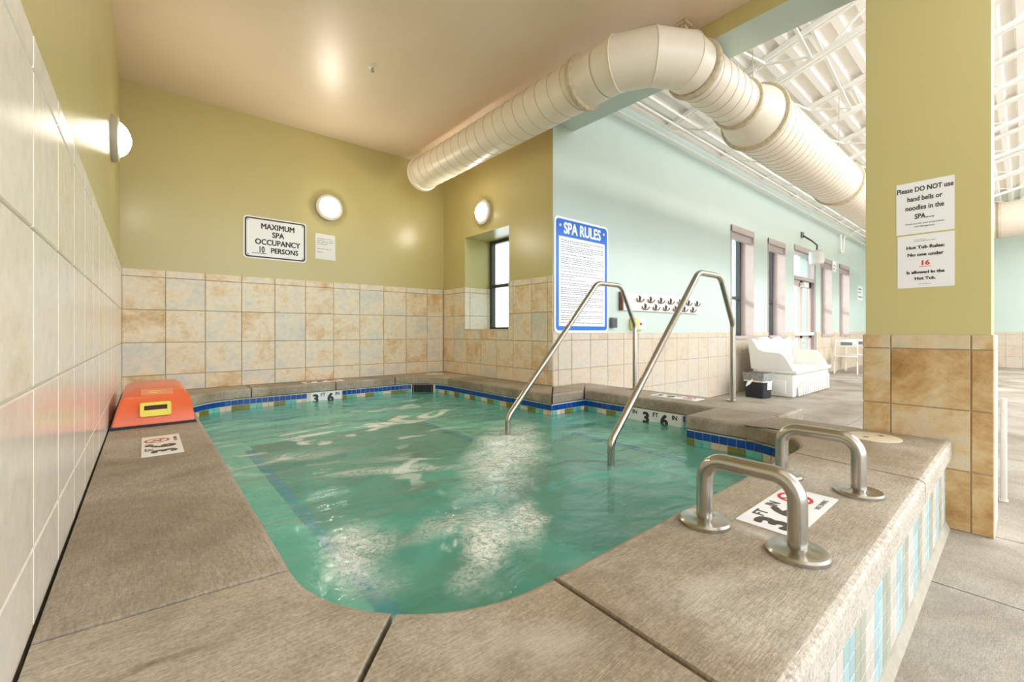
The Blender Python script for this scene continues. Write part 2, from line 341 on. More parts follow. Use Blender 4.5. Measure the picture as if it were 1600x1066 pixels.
def ring_prism(bm, outer, inner, z0, z1):
    n = len(outer); L = [[bm.verts.new((x, y, z)) for x, y in q] for q, z in ((outer, z0), (outer, z1), (inner, z1), (inner, z0))]
    for a, b in zip(L, L[1:]+L[:1]):
        for i in range(n): bm.faces.new((a[i], a[(i+1) % n], b[(i+1) % n], b[i]))
def frame_mat(origin, u, v):   # local x=u, y=v, z=n
    u = Vector(u).normalized(); v = Vector(v).normalized(); n = u.cross(v)
    return Matrix(((u.x, v.x, n.x, origin[0]), (u.y, v.y, n.y, origin[1]), (u.z, v.z, n.z, origin[2]), (0, 0, 0, 1)))
def onY(x, y, z): return frame_mat((x, y, z), (1, 0, 0), (0, 0, 1))      # faces -y
def onXm(x, y, z): return frame_mat((x, y, z), (0, -1, 0), (0, 0, 1))    # faces -x
def onXp(x, y, z): return frame_mat((x, y, z), (0, 1, 0), (0, 0, 1))     # faces +x
def flat(x, y, z, u, v): return frame_mat((x, y, z), u, v)

_tiles = {}
def tile_mesh(w, h, t=0.008, c=0.0025, mat='stone'):
    k = (round(w, 3), round(h, 3), t, c, mat)
    if k not in _tiles:
        bm = bmesh.new()
        lv = [[(-w/2, -h/2), (w/2, -h/2), (w/2, h/2), (-w/2, h/2)]]
        L = []
        for ins, z in ((0, 0), (0, t-c), (c, t)):
            L.append([bm.verts.new((sx*(w/2-ins), sy*(h/2-ins), z)) for sx, sy in ((-1, -1), (1, -1), (1, 1), (-1, 1))])
        for a, b in zip(L, L[1:]):
            for i in range(4): bm.faces.new((a[i], a[(i+1) % 4], b[(i+1) % 4], b[i]))
        bm.faces.new(L[-1]); me = mesh('tile', bm); me.materials.append(M[mat]); _tiles[k] = me
    return _tiles[k]
def put(name, me, parent, mtx):
    return link(name, me, parent, None, mtx)
GAP = 0.006
def tile_rect(parent, mk, u0, u1, v0, v1, mat='stone', name='tile', gap=GAP):
    if u1-u0 < 0.02 or v1-v0 < 0.02: return
    put(name, tile_mesh(u1-u0-gap, v1-v0-gap, mat=mat), parent, mk((u0+u1)/2, (v0+v1)/2))

_txt = {}
def text(s, size, bold=0.0, align='CENTER', depth=0.0006, sx=1.0):
    c = bpy.data.curves.new('lettering', 'FONT'); c.body = s; c.size = size; c.align_x = align; c.align_y = 'CENTER'; c.extrude = depth; c.resolution_u = 3
    o = bpy.data.objects.new('t', c); COL.objects.link(o)
    dg = bpy.context.evaluated_depsgraph_get(); me = bpy.data.meshes.new_from_object(o.evaluated_get(dg))
    bpy.data.objects.remove(o); bpy.data.curves.remove(c)
    if bold:
        bm = bmesh.new()
        for k, (dx, dy) in enumerate(((0, 0), (1, 0), (-1, 0), (0, 0.7), (0, -0.7), (0.7, 0.5), (-0.7, -0.5), (0.7, -0.5), (-0.7, 0.5))):
            b2 = bmesh.new(); b2.from_mesh(me); join(bm, b2, Matrix.Translation((dx*bold, dy*bold, k*0.00006)))
        bm.to_mesh(me); bm.free()
    if sx != 1.0: me.transform(Matrix.Diagonal((sx, 1, 1, 1)))
    me.materials.clear(); return me
def letters(parent, s, size, x, y, z, mat='ink', bold=0.0, align='CENTER', rot=0.0, sx=1.0, name='lettering'):
    me = text(s, size, bold, align, sx=sx)
    return link(name, me, parent, M[mat], Matrix.Translation((x, y, z)) @ Matrix.Rotation(rot, 4, 'Z'))
def plate(name, poly, z0, z1, mat, parent=None, matrix=None):
    bm = bmesh.new(); prism(bm, poly, z0, z1); return link(name, mesh(name, bm), parent, M[mat], matrix)
def fake_lines(parent, w, x0, y_list, h, z, mat='grey_ink', seed=1, name='small_print'):
    r = random.Random(seed); bm = bmesh.new()
    for y, frac in y_list:
        x = x0; end = x0+w*frac
        while x < end-0.004:
            L = min(r.uniform(1.5, 5.5)*h, end-x); box(bm, x, x+L, y-h*0.32, y+h*0.32, z, z+0.0006); x += L+h*0.75
    return stuff(link(name, mesh(name, bm), parent, M[mat]))

# ------------------------------------------------------------------ setting: walls, ceiling, roof
ROWS = [(1.63, 1.705), (1.63-PV, 1.63), (1.63-2*PV, 1.63-PV), (1.63-3*PV, 1.63-2*PV), (ZC-0.0, 1.63-3*PV)]
# left wall
wl = struct(boxo('wall_left', (-0.2, -0.012, -1.5, YB+0.2, 0, ZCEIL+0.2), M['olive']))
boxo('grout_bed', (-0.012, -0.006, -1.5, YB, 0.0, 1.703), M['grout_pale'], wl)
mkL = lambda u, v: onXp(-0.006, u, v)
ys = [YB-0.003-k*P for k in range(16)]
for y1 in ys:
    for v0, v1 in ROWS: tile_rect(wl, mkL, y1-P, y1, v0, v1, 'stone_left')
# back wall
wb = struct(boxo('wall_back', (-0.2, XW+0.6, YB+0.012, YB+0.25, 0, ZCEIL+0.2), M['olive']))
boxo('grout_bed', (0, XW, YB+0.006, YB+0.012, 0.3, 1.703), M['grout'], wb)
mkB = lambda u, v: onY(u, YB+0.006, v)
for k in range(11):
    for v0, v1 in ROWS: tile_rect(wb, mkB, k*P, min((k+1)*P, XW-0.01), v0, v1)
# window wall (with opening) y 4.09-5.05, z 1.104-2.392
WY0, WY1, WZ0, WZ1, WD = 4.09, 5.05, 1.104, 2.392, 0.48
bm = bmesh.new(); xa, xb = XW+0.012, XW+0.56
box(bm, xa, xb, YC+0.012, WY0, 0, 4.3); box(bm, xa, xb, WY1, YB+0.25, 0, 4.3)
box(bm, xa, xb, WY0, WY1, 0, WZ0); box(bm, xa, xb, WY0, WY1, WZ1, 4.3)
wme = mesh('wall_right', bm); wme.materials.append(M['olive']); wme.materials.append(M['teal'])
for p in wme.polygons:
    if p.normal.y < -0.9 and p.center.y < YC+0.02: p.material_index = 1
ww = struct(link('wall_right', wme))
bm = bmesh.new()
for a, b, c, d in ((YC, WY0, 0.3, 1.703), (WY1, YB, 0.3, 1.703), (WY0, WY1, 0.3, WZ0)): box(bm, XW+0.006, XW+0.012, a, b, c, d)
box(bm, XW+0.012, XW+WD-0.03, WY1-0.004, WY1, WZ0, 1.703); box(bm, XW+0.012, XW+WD-0.03, WY0, WY0+0.004, WZ0, 1.703); box(bm, XW+0.006, XW+WD-0.03, WY0, WY1, WZ0, WZ0+0.004)
link('grout_bed', mesh('grout_bed', bm), ww, M['grout'])
mkW = lambda u, v: onXm(XW+0.006, -u, v)
cuts = [-YB+0.005, -5.316]+[-5.316+P*k for k in range(1, 6)]+[-YC-0.085, -YC]
for u0, u1 in zip(cuts, cuts[1:]):
    for ri, (v0, v1) in enumerate(ROWS):
        segs = [(u0, u1)]
        if v1 > WZ0+0.02:
            vv0 = v0
            segs = []
            if u1 <= -WY1+0.001 or u0 >= -WY0-0.001: segs = [(u0, u1, v0)]
            else:
                if u0 < -WY1: segs.append((u0, -WY1, v0))
                if u1 > -WY0: segs.append((-WY0, u1, v0))
                if v0 < WZ0: 
                    a, b = max(u0, -WY1), min(u1, -WY0); tile_rect(ww, mkW, a, b, v0, WZ0)
            for a, b, c in segs: tile_rect(ww, mkW, a, b, c, v1)
        else: tile_rect(ww, mkW, u0, u1, v0, v1)
# reveal tiles on the far jamb (faces -y) and near jamb, sill
mkJ = lambda u, v: onY(u, WY1-0.004, v)
for u0, u1 in ((XW, XW+0.09), (XW+0.09, XW+0.40), (XW+0.40, XW+WD-0.03)):
    for v0, v1 in ((1.63, 1.705), (1.63-PV, 1.63), (WZ0+0.012, 1.63-PV)): tile_rect(ww, mkJ, u0, u1, v0, v1, 'stone_pale')
mkS = lambda u, v: flat(XW+u, -v, WZ0+0.004, (1, 0, 0), (0, 1, 0))
for v0, v1 in ((-WY1, -4.72), (-4.72, -4.39), (-4.39, -WY0)): tile_rect(ww, mkS, 0, WD-0.03, v0, v1, 'stone_pale')
# window_1
w1 = struct(empty('window_1', (XW+WD, (WY0+WY1)/2, WZ0)))
def framed(parent, x0, x1, y0, y1, z0, z1, bar, mat, mid=None, axis='y'):
    bm = bmesh.new()
    if axis == 'y':
        box(bm, x0, x1, y0, y0+bar, z0, z1); box(bm, x0, x1, y1-bar, y1, z0, z1); box(bm, x0, x1, y0+bar, y1-bar, z0, z0+bar); box(bm, x0, x1, y0+bar, y1-bar, z1-bar, z1)
        if mid: box(bm, x0-0.01, x1, y0+bar, y1-bar, mid-bar*0.5, mid+bar*0.5)
    else:
        box(bm, x0, x0+bar, y0, y1, z0, z1); box(bm, x1-bar, x1, y0, y1, z0, z1); box(bm, x0+bar, x1-bar, y0, y1, z0, z0+bar); box(bm, x0+bar, x1-bar, y0, y1, z1-bar, z1)
        if mid: box(bm, x0+bar, x1-bar, y0-0.01, y1, mid-bar*0.5, mid+bar*0.5)
    return link('window_frame', mesh('window_frame', bm), parent, M[mat])
def glob(o, parent): o.matrix_parent_inverse = Matrix.Translation(parent.location).inverted(); return o
glob(framed(w1, XW+WD-0.03, XW+WD+0.03, WY0, WY1, WZ0, WZ1, 0.045, 'dark_frame', 1.735), w1)
for a, b in ((WZ0+0.045, 1.71), (1.76, WZ1-0.045)): glob(boxo('pane', (XW+WD-0.004, XW+WD+0.004, WY0+0.045, WY1-0.045, a, b), M['glass'], w1), w1)
# ceiling of the alcove
cl = struct(boxo('ceiling', (-0.2, XW, 0.1, YB+0.2, ZCEIL, ZCEIL+0.2), M['tan']))
# beam
bm = bmesh.new(); box(bm, XW+0.003, 3.93, 0.10, YC+0.012, 3.385, 5.0); bmn = mesh('beam', bm); bmn.materials.append(M['teal']); bmn.materials.append(M['olive'])
for p in bmn.polygons:
    if p.normal.x < -0.9: p.material_index = 1
beam = struct(link('trim_1', bmn)); 
# column
col = struct(boxo('wall_column', (XW+0.012, 3.93, 0.112, 0.646-0.012, 0, 3.385), M['olive']))
bm = bmesh.new(); box(bm, XW+0.006, 3.936, 0.106, 0.64, 0, 1.073); link('grout_bed', mesh('grout_bed', bm), col, M['grout'])
rowsC = [(0.0, 0.33), (0.33, 0.66), (0.66, 0.99), (0.99, 1.073)]
mkC = lambda u, v: onXm(XW+0.006, -u, v)
for u0, u1 in ((-0.646, -0.515), (-0.515, -0.185), (-0.185, -0.1)):
    for v0, v1 in rowsC: tile_rect(col, mkC, u0, u1, v0, v1, 'stone_warm')
mkC2 = lambda u, v: onY(u, 0.106, v); mkC3 = lambda u, v: frame_mat((u, 0.64, v), (-1, 0, 0), (0, 0, 1))
for u0, u1 in ((XW, 3.66), (3.66, 3.944)):
    for v0, v1 in rowsC:
        tile_rect(col, mkC2, u0, u1, v0, v1, 'stone_pale'); tile_rect(col, mkC3, u0, u1, v0, v1, 'stone_pale')
mkC4 = lambda u, v: onXp(3.936, u, v)
for u0, u1 in ((0.1, 0.38), (0.38, 0.646)):
    for v0, v1 in rowsC: tile_rect(col, mkC4, u0, u1, v0, v1, 'stone_pale')
# hall wall with openings
HW = [(8.05, 9.03, 0.97, 2.95), (9.75, 10.71, 0.97, 2.95), (11.31, 12.87, 0.0, 2.95), (13.27, 14.23, 0.97, 2.95), (14.98, 16.01, 0.97, 2.95)]
XE = 19.7; ZT = 4.05
bm = bmesh.new(); x = XW+0.56
ya, yb = YC+0.012, YC+0.36
for a, b, c, d in HW:
    box(bm, x, a, ya, yb, 0, ZT); box(bm, a, b, ya, yb, d, ZT)
    if c > 0: box(bm, a, b, ya, yb, 0, c)
    x = b
box(bm, x, XE+0.3, ya, yb, 0, ZT)
wh = struct(link('wall_hall', mesh('wall_hall', bm), None, M['teal']))
bm = bmesh.new(); x = XW
for a, b, c, d in HW:
    box(bm, x, a, YC+0.006, YC+0.012, 0, 1.063)
    if c > 0: box(bm, a, b, YC+0.006, YC+0.012, 0, c)
    x = b
box(bm, x, XE, YC+0.006, YC+0.012, 0, 1.063); link('grout_bed', mesh('grout_bed', bm), wh, M['grout'])
mkH = lambda u, v: onY(u, YC+0.006, v)
xs = [XW, 3.66, 3.882]+[3.882+P*k for k in range(1, 50)]
far = bmesh.new()
for u0, u1 in zip(xs, xs[1:]):
    if u1 > XE: break
    for v0, v1 in ((0, 0.33), (0.33, 0.66), (0.66, 0.985), (0.985, 1.063)):
        parts = [(u0, u1, v1)]
        for a, b, c, d in HW:
            q = []
            for p0, p1, pv in parts:
                if p1 <= a or p0 >= b or pv <= c: q.append((p0, p1, pv)); continue
                if p0 < a: q.append((p0, a, pv))
                if p1 > b: q.append((b, p1, pv))
                if v0 < c: q.append((max(p0, a), min(p1, b), c))
            parts = q
        for p0, p1, pv in parts:
            if p1-p0 < 0.02 or pv-v0 < 0.02: continue
            if u0 < 10.5: tile_rect(wh, mkH, p0, p1, v0, pv, 'stone_hall')
            else: box(far, p0+0.003, p1-0.003, YC-0.002, YC+0.006, v0+0.003, pv-0.003)
stuff(link('tiles', mesh('tiles', far), wh, M['stone_hall']))
# hall end wall
we = struct(boxo('wall_end', (XE+0.012, XE+0.2, -12, YC+0.36, 0, 8.2), M['teal']))
boxo('grout_bed', (XE+0.006, XE+0.012, -12, YC, 0, 1.063), M['grout'], we)
mkE = lambda u, v: onXm(XE+0.006, -u, v)
far = bmesh.new()
for k in range(30):
    u0 = -YC+k*P
    for v0, v1 in ((0, 0.33), (0.33, 0.66), (0.66, 0.985), (0.985, 1.063)):
        if 6 <= k < 14: tile_rect(we, mkE, u0, u0+P, v0, v1, 'stone_hall')
        else: box(far, XE-0.002, XE+0.006, -u0-P+0.003, -u0-0.003, v0+0.003, v1-0.003)
stuff(link('tiles', mesh('tiles', far), we, M['stone_hall']))

# hall roof: corrugated deck, sloping up away from the hall wall
SL = 0.28
def zr(y): return 4.06+SL*(YC-y)
rf = struct(empty('ceiling_roof', (0, 0, 0)))
bm = bmesh.new(); prof = []; y = YC+0.34
while y > -11.5:
    prof += [(y, 0), (y-0.075, 0), (y-0.10, 0.055), (y-0.20, 0.055)]; y -= 0.225
X0, X1 = XW+0.02, XE+0.2
def deck_strip(x0, x1, pr):
    a = [bm.verts.new((x0, py, zr(py)+h)) for py, h in pr]; b = [bm.verts.new((x1, py, zr(py)+h)) for py, h in pr]
    for i in range(len(pr)-1): bm.faces.new((a[i], a[i+1], b[i+1], b[i]))
deck_strip(3.9, X1, prof); deck_strip(-2.5, 3.9, [p for p in prof if p[0] < 0.15])
link('roof_deck', mesh('roof_deck', bm), rf, M['white_paint'])
boxo('roof_cover', (-2.5, XE+0.2, -11.5, YC+0.36, 8.35, 8.4), M['white_paint'], rf)
# open-web joists
def beam_between(bm, p, q, w, h):
    p, q = Vector(p), Vector(q); d = (q-p); L = d.length; d.normalize()
    up = Vector((0, 0, 1)) if abs(d.z) < 0.95 else Vector((1, 0, 0)); s = d.cross(up).normalized(); u = s.cross(d)
    vs = [bm.verts.new(base+s*(a*w/2)+u*(b*h/2)) for base in (p, q) for a, b in ((-1, -1), (1, -1), (1, 1), (-1, 1))]
    for f in ((3, 2, 1, 0), (4, 5, 6, 7), (0, 1, 5, 4), (1, 2, 6, 5), (2, 3, 7, 6), (3, 0, 4, 7)): bm.faces.new([vs[i] for i in f])
JX = [4.22+1.735*k for k in range(9)]
for i, jx in enumerate(JX):
    j = tag(empty('roof_joist', (jx, YC, 4.0)), '', 'joist', 'roof joists in the hall')
    j['label'] = ['cream steel roof joist nearest the alcove beam', 'second cream roof joist out from the alcove beam', 'third cream roof joist out from the alcove beam, over the wide duct', 'fourth cream roof joist out from the alcove beam, over the wide duct', 'fifth cream roof joist out from the alcove beam', 'sixth cream roof joist out from the alcove beam', 'seventh cream roof joist out from the alcove beam', 'eighth cream roof joist out, next to last before the hall end wall', 'cream roof joist nearest the hall end wall'][i]
    ye = -9.0; dd = 0.40
    bm = bmesh.new()
    for s in (-0.03, 0.03): beam_between(bm, (s, 0.05, 4.06+SL*(-0.05)-0.03-4.0), (s, ye-YC, zr(ye)-0.03-4.0), 0.045, 0.05)
    link('top_chord', mesh('top_chord', bm), j, M['white_paint'])
    bm = bmesh.new(); yb0 = -0.55
    for s in (-0.03, 0.03): beam_between(bm, (s, yb0, zr(YC+yb0)-dd-4.0), (s, ye-YC, zr(ye)-dd-4.0), 0.045, 0.05)
    link('bottom_chord', mesh('bottom_chord', bm), j, M['white_paint'])
    y0 = 0.0; top = True; k = 0
    prev = Vector((0, -0.02, zr(YC-0.02)-0.05-4.0)); yy = yb0; first = True
    while yy > ye-YC:
        q = Vector((0, yy, zr(YC+yy)-(dd if k % 2 == 0 else 0.03)-4.0))
        bm = bmesh.new(); beam_between(bm, prev, q, 0.022, 0.022); link('web_rod', mesh('web_rod', bm), j, M['white_paint'])
        prev = q; yy -= 0.66; k += 1
# bridging between joists
bw = 0
for yq in (2.05, -1.4):
    for a, b in zip(JX, JX[1:]):
        if a > 14 and yq < 1: continue
        bm = bmesh.new(); beam_between(bm, (a, yq, zr(yq)-0.40), (b, yq, zr(yq)-0.06), 0.03, 0.03); beam_between(bm, (a, yq-0.5, zr(yq-0.5)-0.06), (b, yq-0.5, zr(yq-0.5)-0.40), 0.03, 0.03)
        link('bridging', mesh('bridging', bm), rf, M['white_paint'])
# conduits along the hall wall
for k, (yy, zz, r) in enumerate(((3.22, 3.80, 0.016), (3.10, 3.83, 0.02), (2.98, 3.82, 0.016), (2.86, 3.86, 0.02))):
    tag(tubeo('conduit_pipe', [(3.95, yy, zz), (17.5, yy, zz)], r, M['white_paint'], n=10),
        ['cream conduit pipe hugging the top of the hall wall', 'second cream conduit pipe out from the hall wall', 'third cream conduit pipe out from the hall wall', 'cream conduit pipe farthest out from the hall wall'][k], 'pipe', 'conduits under the hall roof')
tag(tubeo('drop_pipe', fillet([(15.05, 3.05, 3.75), (15.05, 3.24, 3.75), (15.05, 3.26, 3.30), (14.8, 3.26, 3.25), (14.8, 3.26, 3.75)], 0.08), 0.02, M['white_paint'], n=10), 'bent cream pipe dropping down the hall wall below the roof', 'pipe')

# floor
fl = struct(boxo('floor', (-3, XE+0.2, -12, YB+0.2, -0.3, -0.010), M['joint']))
fx = [-3, 0.2, 2.80, 3.62, 5.8, 8.6, 11.4, 14.2, 17, XE]; fy = [-12, -8, -5, -2, 1.32, YC]
for i in range(len(fx)-1):
    for jy in range(len(fy)-1):
        x0, x1, y0, y1 = fx[i], fx[i+1], fy[jy], fy[jy+1]
        if x1 <= 3.7 and y0 > 0.2: continue
        if x1 <= 3.7 and y1 > 0.3: y1 = 0.29
        bm = bmesh.new(); box(bm, x0+0.005, x1-0.005, y0+0.005, y1-0.005, -0.05, 0.0)
        link('floor_slab', mesh('floor_slab', bm), fl, M['deck'])

# ------------------------------------------------------------------ hot tub
tub = tag(empty('hot_tub', (0, 0.257, 0)), 'raised tiled hot tub with concrete coping in the alcove', 'hot tub')
def T(name, me, mat=None, parent=tub):
    o = link(name, me, parent, mat); 
    if parent is tub: o.matrix_parent_inverse = Matrix.Translation((0, -0.257, 0))
    return o
def arc(cx, cy, r, a0, a1, n=14): return [(cx+r*math.cos(math.radians(a0+(a1-a0)*i/n)), cy+r*math.sin(math.radians(a0+(a1-a0)*i/n))) for i in range(n+1)]
XL, YF, YK, XR, XN, YN0, YN1, RF, RB = 0.463, 0.757, 5.27, 3.15, 3.62, 1.585, 2.92, 0.44, 0.5
aFL = arc(XL+RF, YF+RF, RF, 180, 270); aFR = arc(XR-RF, YF+RF, RF, 270, 360); aBR = arc(XR-RF, YK-RF, RF, 0, 90); aBL = arc(XL+RB, YK-RB, RB, 90, 180)
INNER = aFL+aFR+[(XR, YN0), (XN, YN0), (XN, YN1), (XR, YN1)]+aBR+aBL     # CCW
def seg_d(p, a, b):
    a = Vector(a); b = Vector(b); p = Vector(p); t = max(0, min(1, (p-a).dot(b-a)/max((b-a).length_squared, 1e-9))); return (p-(a+(b-a)*t)).length
def d_in(p): return min(seg_d(p, INNER[i], INNER[(i+1) % len(INNER)]) for i in range(len(INNER)))
def inside(p, poly):
    c = False; x, y = p; n = len(poly); j = n-1
    for i in range(n):
        xi, yi = poly[i]; xj, yj = poly[j]
        if (yi > y) != (yj > y) and x < (xj-xi)*(y-yi)/(yj-yi)+xi: c = not c
        j = i
    return c
def area2(p): return sum(p[i][0]*p[(i+1) % len(p)][1]-p[(i+1) % len(p)][0]*p[i][1] for i in range(len(p)))
def offset(poly, ds):   # CCW poly, move edge i inwards by ds[i]
    n = len(poly); out = []
    for i in range(n):
        a, b, c = Vector(poly[i-1]), Vector(poly[i]), Vector(poly[(i+1) % n])
        d1 = (b-a).normalized(); d2 = (c-b).normalized(); n1 = Vector((-d1.y, d1.x)); n2 = Vector((-d2.y, d2.x))
        e1, e2 = ds[i-1], ds[i]; cr = d1.x*d2.y-d1.y*d2.x
        if abs(cr) < 0.02: out.append(tuple(b+(n1*e1+n2*e2)*0.5)); continue
        p1 = b+n1*e1; p2 = b+n2*e2; t = ((p2.x-p1.x)*d2.y-(p2.y-p1.y)*d2.x)/cr; out.append(tuple(p1+d1*t))
    return out
def slab(poly):
    p = []
    for q in poly:
        if not p or (Vector(q)-Vector(p[-1])).length > 0.004: p.append(q)
    if area2(p) < 0: p = p[::-1]
    n = len(p); free = []; wall = []
    for i in range(n):
        m = ((p[i][0]+p[(i+1) % n][0])/2, (p[i][1]+p[(i+1) % n][1])/2)
        free.append(d_in(m) < 0.012 or abs(m[1]-0.257) < 0.01 or abs(m[0]-4.12) < 0.01 or (abs(m[0]-3.6) < 0.025 and 0.64 < m[1] < 1.12) or (abs(m[1]-1.12) < 0.02 and m[0] > 3.62))
    bm = bmesh.new(); R = 0.020; L = []
    for z, ff, fj in ((ZB, 0.014, 0.006), (ZB+0.012, 0.0, 0.006), (ZC-R, 0.0, 0.006), (ZC-R*0.62, R*0.10, 0.006), (ZC-R*0.25, R*0.38, 0.006), (ZC, R, 0.008)):
        q = offset(p, [ff if f else fj for f in free]); L.append([bm.verts.new((x, y, z)) for x, y in q])
    for a, b in zip(L, L[1:]):
        for i in range(n): bm.faces.new((a[i], a[(i+1) % n], b[(i+1) % n], b[i]))
    bm.faces.new(L[0][::-1]); bm.faces.new(L[-1])
    bm.normal_update(); bmesh.ops.triangulate(bm, faces=[f for f in bm.faces if len(f.verts) > 4])
    side = max(q[0] for q in p) < 0.5 or min(q[0] for q in p) > 3.1
    return T('coping_slab', mesh('coping_slab', bm), M['coping_y' if side else 'coping'])
k1 = min(range(len(aFL)), key=lambda i: (Vector(aFL[i])-Vector((0.576, 0.9))).length)
SLABS = [
 [(0, 1.245), (0, 0.257)]+aFL[:k1+1][::-1]+[(XL, 1.21)],
 [(0, 0.257), (0.922, 0.257), (0.945, YF)]+aFL[k1:][::-1],
 [(0.922, 0.257), (2.585, 0.257), (2.65, YF), (0.945, YF)],
 [(2.585, 0.257), (XW-0.002, 0.257), (XW-0.002, 0.648), (3.60, 0.648), (3.62, 1.125), (XR, 1.165)]+aFR[::-1]+[(2.65, YF)],
 [(XR, 1.165), (3.62, 1.125), (XR, YN0)], [(XR, YN0), (3.62, 1.125), (XN, YN0)],
 [(XN, YN0), (3.62, 1.12), (4.12, 1.12), (4.12, YC-0.005), (XN, YN1)],
 [(XN, YN1), (4.12, YC-0.005), (XW+0.0, YC-0.005), (XR, YN1)],
 [(XR, YN1), (XW-0.002, YC), (XW-0.002, 4.05), (XR, 4.05)], [(XR, 4.05), (XW-0.002, 4.05), (XW-0.002, 4.78), (XR, 4.78)],
 [(XR, 4.78), (XW-0.002, 4.78), (XW-0.002, YB), (2.65, YB), (2.65, YK)]+aBR[::-1],
 [(2.65, YB), (1.9, YB), (1.9, YK), (2.65, YK)], [(1.9, YB), (1.03, YB), (1.03, YK), (1.9, YK)],
 [(1.03, YB), (0, YB), (0, 4.55), (XL, 4.55)]+aBL[::-1]+[(1.03, YK)],
 [(0, 4.55), (0, 3.5), (XL, 3.40), (XL, 4.55)], [(0, 3.5), (0, 2.275), (XL, 2.215), (XL, 3.40)], [(0, 2.275), (0, 1.245), (XL, 1.21), (XL, 2.215)]]
for s in SLABS: slab(s)
# structural ring under the coping
def ringwall(name, outer_of, z0, z1, mat): pass
WALL = offset(INNER, [-0.014]*len(INNER))        # pool wall face a little behind the coping edge
bm = bmesh.new(); n = len(WALL); O = offset(INNER, [-0.05]*n)
ring_prism(bm, [tuple(p) for p in O], [tuple(p) for p in WALL], -0.78, ZB-0.001)
T('basin_wall', mesh('basin_wall', bm), M['grout_white'])
bm = bmesh.new(); prism(bm, [tuple(p) for p in O], -0.80, -0.76); T('basin_floor', mesh('basin_floor', bm), M['plaster'])
# filler below joints
bm = bmesh.new()
for d in ((0.0, 0.40, 0.30, YB-0.01, 0, ZB-0.004), (0.0, 3.55, 0.295, 0.69, 0, ZB-0.004), (3.67, 4.09, 1.16, YC-0.004, 0, ZB-0.004), (3.20, 3.57, 0.3, 1.52, 0, ZB-0.004), (3.25, 3.57, 3.0, YB-0.01, 0, ZB-0.004), (0.0, 3.56, 5.33, YB-0.01, 0, ZB-0.004), (3.2, 4.09, 2.97, YC-0.004, 0, ZB-0.004)): box(bm, *d)
T('wall_core', mesh('wall_core', bm), M['core'])
bm = bmesh.new(); box(bm, 4.085, 4.10, 1.14, YC-0.004, 0, ZB); box(bm, 3.60, 4.10, 1.135, 1.15, 0, ZB); box(bm, 3.585, 3.60, 0.66, 1.14, 0, ZB); T('outer_wall_tiles', mesh('outer_wall_tiles', bm), M['stone_pale'])
# benches and steps under water
bm = bmesh.new()
box(bm, XL-0.02, 0.93, YF-0.01, 5.28, -0.76, 0.0); box(bm, 0.93, XR+0.01, YF-0.01, 1.50, -0.76, -0.06); box(bm, 0.93, XR+0.01, 4.78, 5.28, -0.76, 0.0); box(bm, 2.66, XR+0.01, 2.93, 4.78, -0.76, 0.0)
box(bm, 3.30, XN+0.012, YN0-0.01, YN1+0.01, -0.76, 0.10); box(bm, 2.95, 3.30, YN0-0.01, YN1+0.01, -0.76, -0.12); box(bm, 2.62, 2.95, YN0-0.01, YN1+0.01, -0.76, -0.35)
bench = T('bench', mesh('bench', bm), M['plaster'])
blue_s = {}
def edge_tiles(p, q):
    p, q = Vector(p), Vector(q); L = (q-p).length; d = (q-p)/L; n_ = int(L/MT); me = tile_mesh(MT-0.005, 0.075, 0.005, 0.001, 't_edge')
    for i in range(n_):
        c = p+d*(MT*(i+0.5)); put('edge_tile', me, bench, frame_mat(c, d, Vector((0, 0, 1)).cross(d)))
edge_tiles((0.90, 1.56, 0.0), (0.90, 4.60, 0.0)); edge_tiles((1.0, 1.47, -0.06), (2.6, 1.47, -0.06)); edge_tiles((3.335, YN0+0.05, 0.10), (3.335, YN1-0.05, 0.10)); edge_tiles((2.985, YN0+0.05, -0.12), (2.985, YN1-0.05, -0.12)); edge_tiles((2.69, 3.0, 0.0), (2.69, 4.7, 0.0))
# waterline mosaic band, walking the wall outline; markers interrupt it
band = T('waterline_band', None) if False else bpy.data.objects.new('waterline_band', None); COL.objects.link(band); band.parent = tub; band.matrix_parent_inverse = Matrix.Translation((0, -0.257, 0))
_bs = bmesh.new(); _bsc = {}
def walk(pts, skip=(), individual=True, phase=0):
    pts = [Vector((x, y, 0)) for x, y in pts]; cum = [0]
    for a, b in zip(pts, pts[1:]): cum.append(cum[-1]+(b-a).length)
    def at(s):
        for i in range(len(cum)-1):
            if s <= cum[i+1] or i == len(cum)-2:
                t = (s-cum[i])/max(cum[i+1]-cum[i], 1e-9); return pts[i].lerp(pts[i+1], t)
    nT = max(1, round(cum[-1]/MT)); w = cum[-1]/nT
    for i in range(nT):
        a, b = at(i*w), at((i+1)*w); m = (a+b)/2
        if any(x0 <= m.x <= x1 and y0 <= m.y <= y1 for x0, x1, y0, y1 in skip): continue
        d = (b-a).normalized()           # walking CCW: inside is to the left; want normal pointing inside => u = -d
        for row, mat in ((0, 't_blue'), (1, ('t_olive', 't_pink', 't_aqua')[((i+phase)//2) % 3])):
            mx = frame_mat((m.x, m.y, ZB-0.006-MT*(row+0.5)), -d, (0, 0, 1)); mx = mx @ Matrix.Translation((0, 0, 0.0))
            if individual: put('mosaic_tile', tile_mesh(round(w, 3)-0.005, MT-0.005, 0.006, 0.0012, mat), band, mx)
            else:
                bb = _bsc.setdefault(mat, bmesh.new()); b2 = bmesh.new(); box(b2, -w/2+0.0025, w/2-0.0025, -MT/2+0.0025, MT/2-0.0025, 0, 0.006); join(bb, b2, mx)
Wt = [tuple(p) for p in WALL]; nL = len(aFL)
iFR = nL; iN = nL*2; iBR = iN+4; iBL = iBR+nL
MB = (1.61, 1.97, 5.1, 5.4); MN = (3.5, 3.8, 1.86, 2.44)
SK = (2.86, 3.10, 4.9, 5.3)
